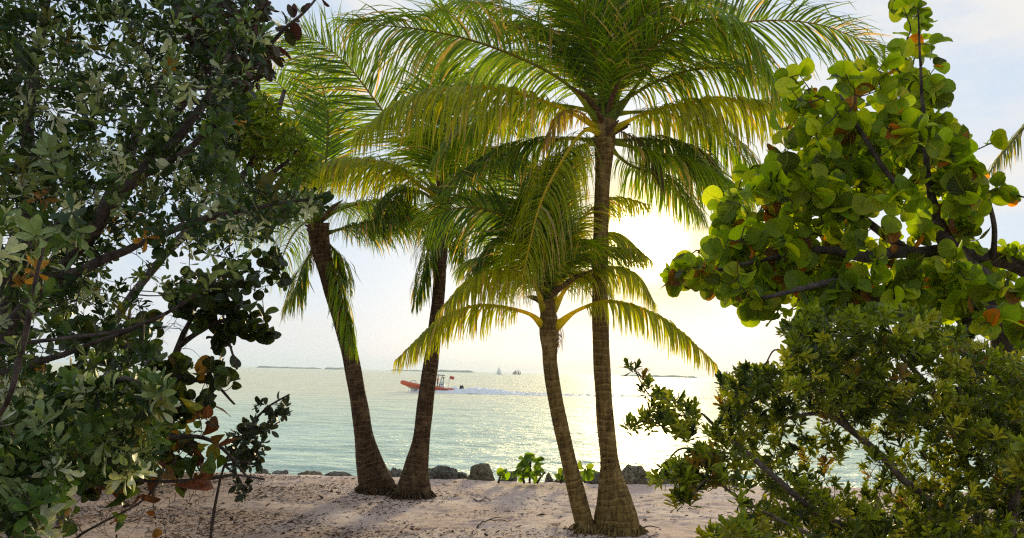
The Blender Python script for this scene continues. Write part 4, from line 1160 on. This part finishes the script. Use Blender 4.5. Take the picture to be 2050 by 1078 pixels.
# ------------------------------------------------------------------ litter on the sand
rng = np.random.RandomState(51)
N_ = 150000
xx, yy = rng.uniform(-8.5, 7.5, N_), rng.uniform(6.8, 13.9, N_)
Pn = np.stack([xx, yy, 0 * xx], -1)
dn = np.clip((2.6 - (xx + (yy - 8.8) * 0.55)) / 5.0, 0.10, 1.0) * np.clip((fbm(Pn, 1.3, 3) - 0.36) * 5, 0.08, 1)
foot = [on_ground(a_, b_) for a_, b_ in ((756, 988), (826, 1000), (1174, 1070), (1234, 1070))]
rr_ = np.min([np.hypot(xx - f_[0], yy - f_[1]) for f_ in foot], 0)
dn = np.maximum(dn, 0.9 * (rr_ < 0.55) * (rr_ / 0.55 < 1.2 - rng.rand(N_)))
k = rng.rand(N_) < dn
xx, yy = xx[k], yy[k]; zz = beach_z(xx, yy) + 0.004; m_ = len(xx)
a = rng.rand(m_) * 6.28
mb = MB()
leaves(mb, T_LANCE, np.stack([xx, yy, zz], -1), np.stack([np.cos(a), np.sin(a), rng.normal(0, 0.25, m_)], -1), np.stack([rng.normal(0, 0.4, m_), rng.normal(0, 0.4, m_), np.ones(m_)], -1),
       0.024 * np.exp(rng.normal(0, 0.6, m_)).clip(0.4, 4.0), palette(rng, m_, [(0.06, 0.035, 0.02), (0.13, 0.07, 0.035), (0.22, 0.10, 0.045), (0.03, 0.022, 0.015), (0.24, 0.16, 0.09)], [6, 4, 1.2, 6, 0.6]), rng)
tag(mb.build('leaf_litter', M['dry_leaf']), 'dead leaf scraps and seaweed bits strewn over the sand', 'litter', kind='stuff')


def stick(label, pts, r, seed):
    rng = np.random.RandomState(seed)
    P = [on_ground(a_, b_) for a_, b_ in pts]
    for q in P: q[2] = float(beach_z(np.array([q[0]]), np.array([q[1]]))[0]) + r * 0.8
    mb = MB(); Q = spline(P, 16); Q[:, 2] += 0.012 * np.abs(np.sin(np.arange(16) * 0.9)); tube(mb, Q, np.linspace(r, r * 0.4, 16), 6)
    mb2 = Q[8]
    tube(mb, spline([mb2, mb2 + [0.10, 0.03, 0.03], mb2 + [0.22, 0.02, 0.012]], 8), np.linspace(r * 0.6, r * 0.25, 8), 5)
    tag(mb.build('stick', M['bark']), label, 'stick', 'dry sticks on the sand')


stick('long forked dry stick on open sand left of the young palm', [(955, 1058), (968, 1051), (990, 1049), (1022, 1050)], 0.010, 1)
stick('short dark stick on the sand below the tall round rock', [(948, 1001), (958, 1003), (970, 1002)], 0.009, 2)
stick('dry stick lying right of the thick palm foot', [(1262, 1062), (1285, 1066), (1296, 1068)], 0.016, 3)
stick('pale twig lying on sand before the tufted shrub', [(1378, 1018), (1390, 1021), (1400, 1020)], 0.007, 4)

# ------------------------------------------------------------------ rescue boat with its crew
M['orange'] = plain('orange_rubber', (0.62, 0.10, 0.02), 0.45, 0.4, var=0.08)
M['hullgrey'] = plain('grey_hull', (0.42, 0.46, 0.46), 0.35, 0.5, var=0.06)
M['white'] = plain('white_gelcoat', (0.72, 0.76, 0.76), 0.35, 0.5, var=0.05)
M['black'] = plain('black_cowling', (0.02, 0.02, 0.022), 0.35, 0.5)
M['metal'] = plain('grey_tubing', (0.35, 0.38, 0.38), 0.35, 0.5, 0.6)
M['glass'] = plain('tinted_screen', (0.06, 0.09, 0.10), 0.1, 0.6)
M['skin'] = plain('skin', (0.45, 0.26, 0.18), 0.6)
M['shirt'] = plain('pale_teal_shirt', (0.50, 0.66, 0.62), 0.8)
M['redcloth'] = plain('red_cloth', (0.55, 0.09, 0.06), 0.8)
M['darkcloth'] = plain('dark_cloth', (0.03, 0.03, 0.035), 0.85)

BD = 113.0
bp = on_ground(862, 786, SEA)
BD = bp[1]; S_ = BD / F
boat = thing('rescue_boat', (bp[0], bp[1], SEA), 'orange inflatable rescue boat speeding left with a foam wake', 'boat')
pitchb = rad(4.5)


def bl(v):
    """boat local (x aft+, y away, z up) to world, bow up"""
    v = np.atleast_2d(np.asarray(v, float)); c_, s_ = math.cos(pitchb), math.sin(pitchb)
    x = v[:, 0] * c_ + v[:, 2] * s_; z = -v[:, 0] * s_ + v[:, 2] * c_
    return np.stack([bp[0] + x, bp[1] + v[:, 1], SEA + z], 1)


def bbuild(mb, name, mat, parent):
    mb.V = [bl(v) for v in mb.V]
    return mb.build(name, mat, parent)


Lb = 3.55
mb = MB()
pth = [(Lb - 0.1, -1.05, 0.52), (1.5, -1.1, 0.52), (-1.2, -1.08, 0.58), (-2.6, -0.8, 0.70), (-3.4, -0.32, 0.84), (-3.62, 0, 0.88), (-3.4, 0.32, 0.84), (-2.6, 0.8, 0.70), (-1.2, 1.08, 0.58), (1.5, 1.1, 0.52), (Lb - 0.1, 1.05, 0.52)]
rr = np.full(60, 0.27); rr[:3] = [0.05, 0.17, 0.24]; rr[-3:] = [0.24, 0.17, 0.05]
tube(mb, spline(pth, 60), rr, 14); tubeo = bbuild(mb, 'inflatable_tube', M['orange'], boat)
mb = MB(); tube(mb, spline([(x, y * 1.25, z) for x, y, z in pth], 60), 0.035, 6); bbuild(mb, 'rubbing_strake', M['black'], tubeo)
mb = MB()   # hull: V sections lofted along x
xs_ = np.linspace(-3.45, 3.3, 24); rows = []
for x in xs_:
    s = (x + 3.45) / 6.75; hwid = 1.02 * min(1, (s / 0.42) ** 0.55 + 0.02); keel = -0.28 + 0.95 * (1 - min(s / 0.5, 1)) ** 2.2; ch = keel + (0.52 - keel) * 0.45; top_ = 0.5 + 0.30 * (1 - min(s / 0.6, 1)) ** 1.5
    rows.append([(x, -hwid, top_), (x, -hwid * 0.92, ch), (x, 0, keel), (x, hwid * 0.92, ch), (x, hwid, top_)])
V = np.array(rows).reshape(-1, 3); i = np.arange(23)[:, None] * 5; j = np.arange(4)[None]
q = np.stack([i + j, i + j + 1, i + j + 6, i + j + 5], -1).reshape(-1, 4)
dk = np.stack([np.arange(23) * 5, np.arange(23) * 5 + 4, np.arange(1, 24) * 5 + 4, np.arange(1, 24) * 5], -1)
mb.add(V, [q, dk, np.array([[115, 116, 117, 118, 119]])]); bbuild(mb, 'hull', M['hullgrey'], boat)
mb = MB(); box(mb, (-0.1, 0, 0.95), (1.0, 0.9, 0.95), taper=0.85); con = bbuild(mb, 'console', M['white'], boat)
mb = MB(); box(mb, (-0.45, 0, 1.62), (0.06, 0.8, 0.5), ry=0.35); bbuild(mb, 'windscreen', M['glass'], con)
mb = MB(); box(mb, (1.35, 0, 0.78), (0.6, 0.9, 0.6)); bbuild(mb, 'seat', M['white'], boat)
mb = MB()
for sx in (-0.75, 1.25):
    for sy in (-0.6, 0.6): tube(mb, spline([(sx * 0.7, sy, 0.6), (sx, sy * 0.95, 2.2)], 4), 0.03, 6)
for sy in (-0.6, 0.6): tube(mb, spline([(-0.95, sy * .95, 2.2), (1.5, sy * .95, 2.2)], 4), 0.03, 6)
bbuild(mb, 'roof_frame', M['metal'], boat)
mb = MB(); box(mb, (0.35, 0, 2.26), (2.5, 1.25, 0.07)); bbuild(mb, 'canopy', M['hullgrey'], boat)
mb = MB(); box(mb, (3.75, 0, 0.98), (0.62, 0.45, 0.52), taper=0.75, ry=-0.15); eng = bbuild(mb, 'outboard_engine', M['black'], boat)
mb = MB(); box(mb, (3.72, 0, 0.40), (0.26, 0.2, 0.9)); bbuild(mb, 'engine_leg', M['hullgrey'], eng)
mb = MB(); tube(mb, spline([(2.05, 0.3, 0.7), (2.15, 0.3, 2.25)], 4), 0.02, 6); fp = bbuild(mb, 'flag_pole', M['metal'], boat)
mb = MB(); fx = np.linspace(0, 0.55, 8); fz = np.array([0, 0.36])
V = np.array([(2.15 + x, 0.3 + 0.05 * math.sin(x * 12), 1.88 + z - 0.08 * x) for z in fz for x in fx]); mb.add(V, [np.array([[k_, k_ + 1, k_ + 9, k_ + 8] for k_ in range(7)])])
bbuild(mb, 'flag', M['redcloth'], fp)
for sy in (-0.5, 0.5):
    mb = MB(); tube(mb, spline([(-2.7, sy, 0.85), (-2.5, sy, 1.18), (-2.0, sy * 1.2, 1.18), (-1.8, sy * 1.3, 0.8)], 10), 0.025, 6)
    bbuild(mb, 'grab_rail', M['metal'], boat)


def person(label, base, sit, shirt, headcov):
    """one skinned body; base = seat or foot point in boat coordinates"""
    bx, by, bz = base
    J = {}
    if sit: hip = 0.0; J['hip'] = (0.1, 0, 0.10); knee = [(-0.32, s * 0.13, 0.12) for s in (-1, 1)]; foot = [(-0.30, s * 0.14, -0.33) for s in (-1, 1)]; toe = [(-0.46, s * 0.14, -0.36) for s in (-1, 1)]
    else: J['hip'] = (0, 0, 0.92); knee = [(-0.03, s * 0.11, 0.50) for s in (-1, 1)]; foot = [(0.02, s * 0.12, 0.06) for s in (-1, 1)]; toe = [(-0.14, s * 0.13, 0.03) for s in (-1, 1)]
    h = np.array(J['hip'])
    pts = [h, h + [-0.01, 0, 0.22], h + [-0.02, 0, 0.44], h + [-0.02, 0, 0.54], h + [-0.04, 0, 0.62], h + [-0.05, 0, 0.76]]
    rads = [(0.15, 0.12), (0.14, 0.11), (0.17, 0.11), (0.065, 0.065), (0.095, 0.085), (0.08, 0.075)]
    E = [(0, 1), (1, 2), (2, 3), (3, 4), (4, 5)]
    for k_, s in enumerate((-1, 1)):
        n = len(pts); pts += [h + [-0.02, s * 0.19, 0.43], h + [-0.10, s * 0.24, 0.18], h + [-0.36, s * 0.16, 0.18], h + [-0.44, s * 0.14, 0.20]]
        rads += [(0.065, 0.065), (0.05, 0.05), (0.038, 0.038), (0.035, 0.045)]; E += [(2, n), (n, n + 1), (n + 1, n + 2), (n + 2, n + 3)]
        n = len(pts); pts += [h + [-0.02, s * 0.10, -0.04], np.array(knee[k_]), np.array(foot[k_]), np.array(toe[k_])]
        rads += [(0.09, 0.09), (0.065, 0.065), (0.045, 0.045), (0.04, 0.04)]; E += [(0, n), (n, n + 1), (n + 1, n + 2), (n + 2, n + 3)]
    W = bl(np.array(pts) + np.array(base))
    me = bpy.data.meshes.new('person'); me.from_pydata([tuple(v) for v in W], E, []); me.update()
    o = bpy.data.objects.new('person', me); C.objects.link(o)
    md = o.modifiers.new('Skin', 'SKIN')
    if not me.skin_vertices: me.attributes  # layer is created with the modifier
    for k_, r_ in enumerate(rads): me.skin_vertices[0].data[k_].radius = r_
    me.skin_vertices[0].data[0].use_root = True
    md.use_smooth_shade = True
    o.modifiers.new('Subdivision', 'SUBSURF').render_levels = 1
    # clothing by height on the one body: skin above the neck, trousers below the hip
    mm, nt, out = newmat('clothed_body_' + shirt)
    tc = nd(nt, 'ShaderNodeTexCoord'); sp = nd(nt, 'ShaderNodeSeparateXYZ'); nt.links.new(tc.outputs['Object'], sp.inputs[0])
    hz = W[0][2]; base_c = M[shirt].node_tree.nodes
    sc_ = {'shirt': (0.50, 0.66, 0.62), 'redcloth': (0.55, 0.09, 0.06)}[shirt]
    g = math_(nt, 'GREATER_THAN', sp.outputs[2], hz + 0.53); g2 = math_(nt, 'GREATER_THAN', sp.outputs[2], hz - 0.02)
    col = mixc(nt, g, mixc(nt, g2, (0.04, 0.05, 0.08), sc_), (0.45, 0.26, 0.18))
    p = nd(nt, 'ShaderNodeBsdfPrincipled'); p.inputs['Roughness'].default_value = 0.8; nt.links.new(col, p.inputs['Base Color']); nt.links.new(p.outputs[0], out.inputs[0])
    me.materials.append(mm)
    tag(o, label, 'person', 'crew of the rescue boat')
    V, q = sphere_grid(16, 10); V = V[:, :] * [0.115, 0.105, 0.10]; V[:, 2] = np.maximum(V[:, 2], -0.015)
    mb = MB(); mb.add(V + np.array(base) + h + [-0.04, 0, 0.76], [q])
    box(mb, np.array(base) + h + [-0.17, 0, 0.755], (0.13, 0.15, 0.02))
    bbuild(mb, 'cap', M[headcov], o)
    return o


try:
    person('person in a pale shirt and dark cap seated in the orange boat', (1.35, 0.0, 1.08), True, 'shirt', 'darkcloth')
    person('person in a red top standing at the wheel behind the palm trunk', (0.75, 0.0, 0.50), False, 'redcloth', 'darkcloth')
except Exception as ex_:
    print('PERSON FAILED', ex_)

# foam wake
rng = np.random.RandomState(61)
mb = MB()
m, nt, out = newmat('wake_foam')
p = nd(nt, 'ShaderNodeBsdfPrincipled'); p.inputs['Roughness'].default_value = 0.9
tc = nd(nt, 'ShaderNodeTexCoord'); nz = noise(nt, tc.outputs['Object'], 2.5, 5)
nt.links.new(mixc(nt, maprange(nt, nz, 0.35, 0.65), (0.84, 0.85, 0.85), (0.94, 0.94, 0.94)), p.inputs['Base Color']); nt.links.new(p.outputs[0], out.inputs[0])
M['foam'] = m
nxw, nyw = 220, 14
X_ = np.linspace(-2.4, 26.0, nxw); V = []
for x in X_:
    s = np.clip((x + 2.4) / 28.4, 0, 1); half = (0.9 + 1.3 * min(max(x + 2.4, 0) / 6, 1) + 1.2 * s) * (1 - s ** 3 * 0.8); peak = 0.55 * math.exp(-((x - 6.0) / 3.6) ** 2) + 0.26 * math.exp(-((x - 1.0) / 2.5) ** 2) + 0.24 * (1 - s)
    for v in np.linspace(-1, 1, nyw):
        n_ = fbm(np.array([[x * 1.0, v * 2.0, 3.0]]), 1.6, 3)[0]
        V.append((x, v * half, -0.14 + (peak * (1 - v * v) ** 0.7 + 0.13) * (0.45 + 1.1 * n_)))
V = np.array(V); i = np.arange(nxw - 1)[:, None] * nyw; j = np.arange(nyw - 1)[None]
V = V + np.array([bp[0], bp[1], SEA])
mb.add(V, [np.stack([i + j, i + j + 1, i + j + nyw + 1, i + j + nyw], -1).reshape(-1, 4)])
# flecks of broken foam and spray
nf = 900
fx = rng.uniform(-2.5, 34, nf); fy = rng.normal(0, 1.6, nf) * (1 + fx.clip(0) * 0.03); fz = SEA + 0.10 + np.abs(rng.normal(0, 0.22, nf)) * np.exp(-((fx - 5) / 6) ** 2)
a = rng.rand(nf) * 6.28
leaves(mb, T_OVAL, np.stack([bp[0] + fx, bp[1] + fy, fz], -1), np.stack([np.cos(a), np.sin(a), 0.1 * a], -1), rng.normal(0, 0.4, (nf, 3)) + [0, 0, 1], rng.uniform(0.08, 0.40, nf), np.ones((nf, 3)), rng)
tag(mb.build('wake_foam', M['foam']), 'white foam wake behind the orange boat', 'foam', kind='stuff')

# ------------------------------------------------------------------ far sailing ships and yachts
M['sail_red'] = plain('dark_red_sail', (0.13, 0.03, 0.04), 0.85)
M['sail_white'] = plain('white_sail', (0.70, 0.72, 0.66), 0.85)
M['hull_dark'] = plain('dark_hull', (0.05, 0.05, 0.04), 0.5)


def ship(label, px, py_w, length_px, masts, sailm, hullm, group, cat='sailing ship', name='sailing_ship', cabin=False):
    """masts: (x along hull -1..1, height px, sail?)"""
    w_ = on_ground(px, py_w, SEA); s = w_[1] / F; L = length_px * s
    t = thing(name, (w_[0], w_[1], SEA), label, cat, group)
    mb = MB(); rows = []
    for u in np.linspace(-1, 1, 16):
        hw_ = 0.13 * L * max(1 - abs(u) ** 2.6, 0.02); sh = 0.055 * L * (1 + 0.7 * u * u)
        rows.append([(u * L / 2, -hw_, sh), (u * L / 2 * 0.96, -hw_ * 0.6, -0.3), (u * L / 2 * 0.96, hw_ * 0.6, -0.3), (u * L / 2, hw_, sh)])
    V = np.array(rows).reshape(-1, 3); i = np.arange(15)[:, None] * 4; j = np.arange(4)[None]
    q = np.stack([i + j, i + (j + 1) % 4, i + (j + 1) % 4 + 4, i + j + 4], -1).reshape(-1, 4)
    mb.add(V + w_, [q]); mb.build('hull', M[hullm], t)
    if cabin:
        mb = MB(); box(mb, w_ + [0.05 * L, 0, 0.11 * L], (0.42 * L, 0.18 * L, 0.11 * L), taper=0.9); mb.build('cabin', M['white'], t)
    for (u, hpx, sail) in masts:
        x = u * L / 2; h_ = hpx * s
        mb = MB(); tube(mb, [w_ + [x, 0, 0.02 * L], w_ + [x + 0.02 * L, 0, h_]], [0.011 * L, 0.005 * L], 6); mo = mb.build('mast', M['hull_dark'], t)
        if sail:
            mb = MB(); V = []
            wb = 0.23 * L * sail
            for a_ in np.linspace(0, 1, 8):
                for b_ in np.linspace(0, 1, 6):
                    V.append((x + 0.012 * L + b_ * wb * (1 - a_ * 0.72), 0.06 * L * math.sin(b_ * 3.14) * (1 - a_ * 0.5), 0.10 * L + a_ * (h_ * 0.88 - 0.10 * L) + 0.05 * L * b_ * (1 - a_)))
            V = np.array(V); i = np.arange(7)[:, None] * 6; j = np.arange(5)[None]
            mb.add(V + w_, [np.stack([i + j, i + j + 1, i + j + 7, i + j + 6], -1).reshape(-1, 4)]); mb.build('sail', M[sailm], t)
    if masts and masts[0][2]:
        mb = MB(); tube(mb, [w_ + [-0.48 * L, 0, 0.09 * L], w_ + [-0.70 * L, 0, 0.15 * L]], [0.012 * L, 0.006 * L], 6); mb.build('bowsprit', M['hull_dark'], t)
        mb = MB(); u, hpx, _ = masts[0]; x = u * L / 2; h_ = hpx * s
        A, B, D_ = w_ + [-0.68 * L, 0, 0.16 * L], w_ + [x, 0, h_ * 0.9], w_ + [x - 0.03 * L, 0, 0.12 * L]
        V = [A, B, D_, (A + B + D_) / 3 + [0, 0.06 * L, 0]]; mb.add(V, [np.array([[0, 1, 3], [1, 2, 3], [2, 0, 3]])]); mb.build('jib_sail', M[sailm], t)


GS = 'vessels far out on the sea'
ship('far dark red sailed schooner with three masts', 1035, 751, 14, [(-0.45, 10, 1.0), (0.15, 12, 1.0), (0.72, 10, 0.8)], 'sail_red', 'hull_dark', GS)
ship('far pale sailed ship left of the red sailed schooner', 1000, 750.5, 10, [(-0.35, 17, 1.2), (0.3, 11, 1.0)], 'sail_white', 'hull_dark', GS)
ship('far white motor yacht with a bare mast seen through the dark leaves', 375, 734, 16, [(0.0, 22, 0)], 'sail_white', 'white', GS, 'yacht', 'motor_yacht', True)
ship('tiny far boat right of the white motor yacht', 421, 737, 8, [(-0.2, 8, 0)], 'sail_white', 'white', GS, 'boat', 'motor_boat', True)

# ------------------------------------------------------------------ islands on the horizon
M['island'] = bark_mat('mangrove_green', (0.015, 0.03, 0.02), (0.05, 0.08, 0.04), 0.02, 0.0)


def island(x0, x1, hpx, seed, D=2600.0):
    a_, b_ = at(x0, 740, D), at(x1, 740, D); s = D / F
    n = 120; X = np.linspace(a_[0], b_[0], n); V = []
    prof = fbm(np.stack([np.linspace(0, 1, n) * (x1 - x0) / 9 + seed * 9, np.zeros(n), np.zeros(n)], -1), 0.7, 3)
    env = np.clip(np.minimum(np.arange(n), np.arange(n)[::-1]) / 10.0, 0.15, 1)
    for k_ in range(n):
        h_ = hpx * s * (0.45 + 0.9 * prof[k_]) * env[k_]
        for (yy_, zz_) in ((-60, -0.6), (-50, 0.55), (-20, 0.95), (20, 0.95), (50, 0.55), (60, -0.6)):
            V.append((X[k_], D + yy_ * env[k_], SEA + (h_ * zz_ if zz_ > 0 else -0.6)))
    V = np.array(V); i = np.arange(n - 1)[:, None] * 6; j = np.arange(5)[None]
    mb = MB(); mb.add(V, [np.stack([i + j, i + j + 1, i + j + 7, i + j + 6], -1).reshape(-1, 4)])
    tag(mb.build('island', M['island']), kind='structure')


island(513, 648, 3.0, 1); island(655, 690, 4.5, 2, 2400); island(780, 884, 3.0, 3, 2700); island(874, 952, 4.2, 4, 2500); island(1235, 1398, 4.0, 5, 2300); island(1515, 1640, 3.5, 6, 2500); island(360, 392, 2.5, 7)

# ------------------------------------------------------------------ sea haze
HAZE = True
if HAZE:
    mb = MB()
    x0, x1, y0, y1, z0, z1 = -4000, 4000, -300, 4200, -6.5, 40.0
    V = [(x, y, z) for z in (z0, z1) for x, y in ((x0, y0), (x1, y0), (x1, y1), (x0, y1))]
    mb.add(V, [np.array([[3, 2, 1, 0], [4, 5, 6, 7], [0, 1, 5, 4], [1, 2, 6, 5], [2, 3, 7, 6], [3, 0, 4, 7]])])
    m, nt, out = newmat('sea_haze')
    pv = nd(nt, 'ShaderNodeVolumePrincipled'); pv.inputs['Color'].default_value = (0.66, 0.84, 1.0, 1); pv.inputs['Density'].default_value = 0.00022; pv.inputs['Anisotropy'].default_value = 0.3
    nt.links.new(pv.outputs[0], out.inputs['Volume'])
    tag(mb.build('haze', m, smooth=False), kind='stuff')
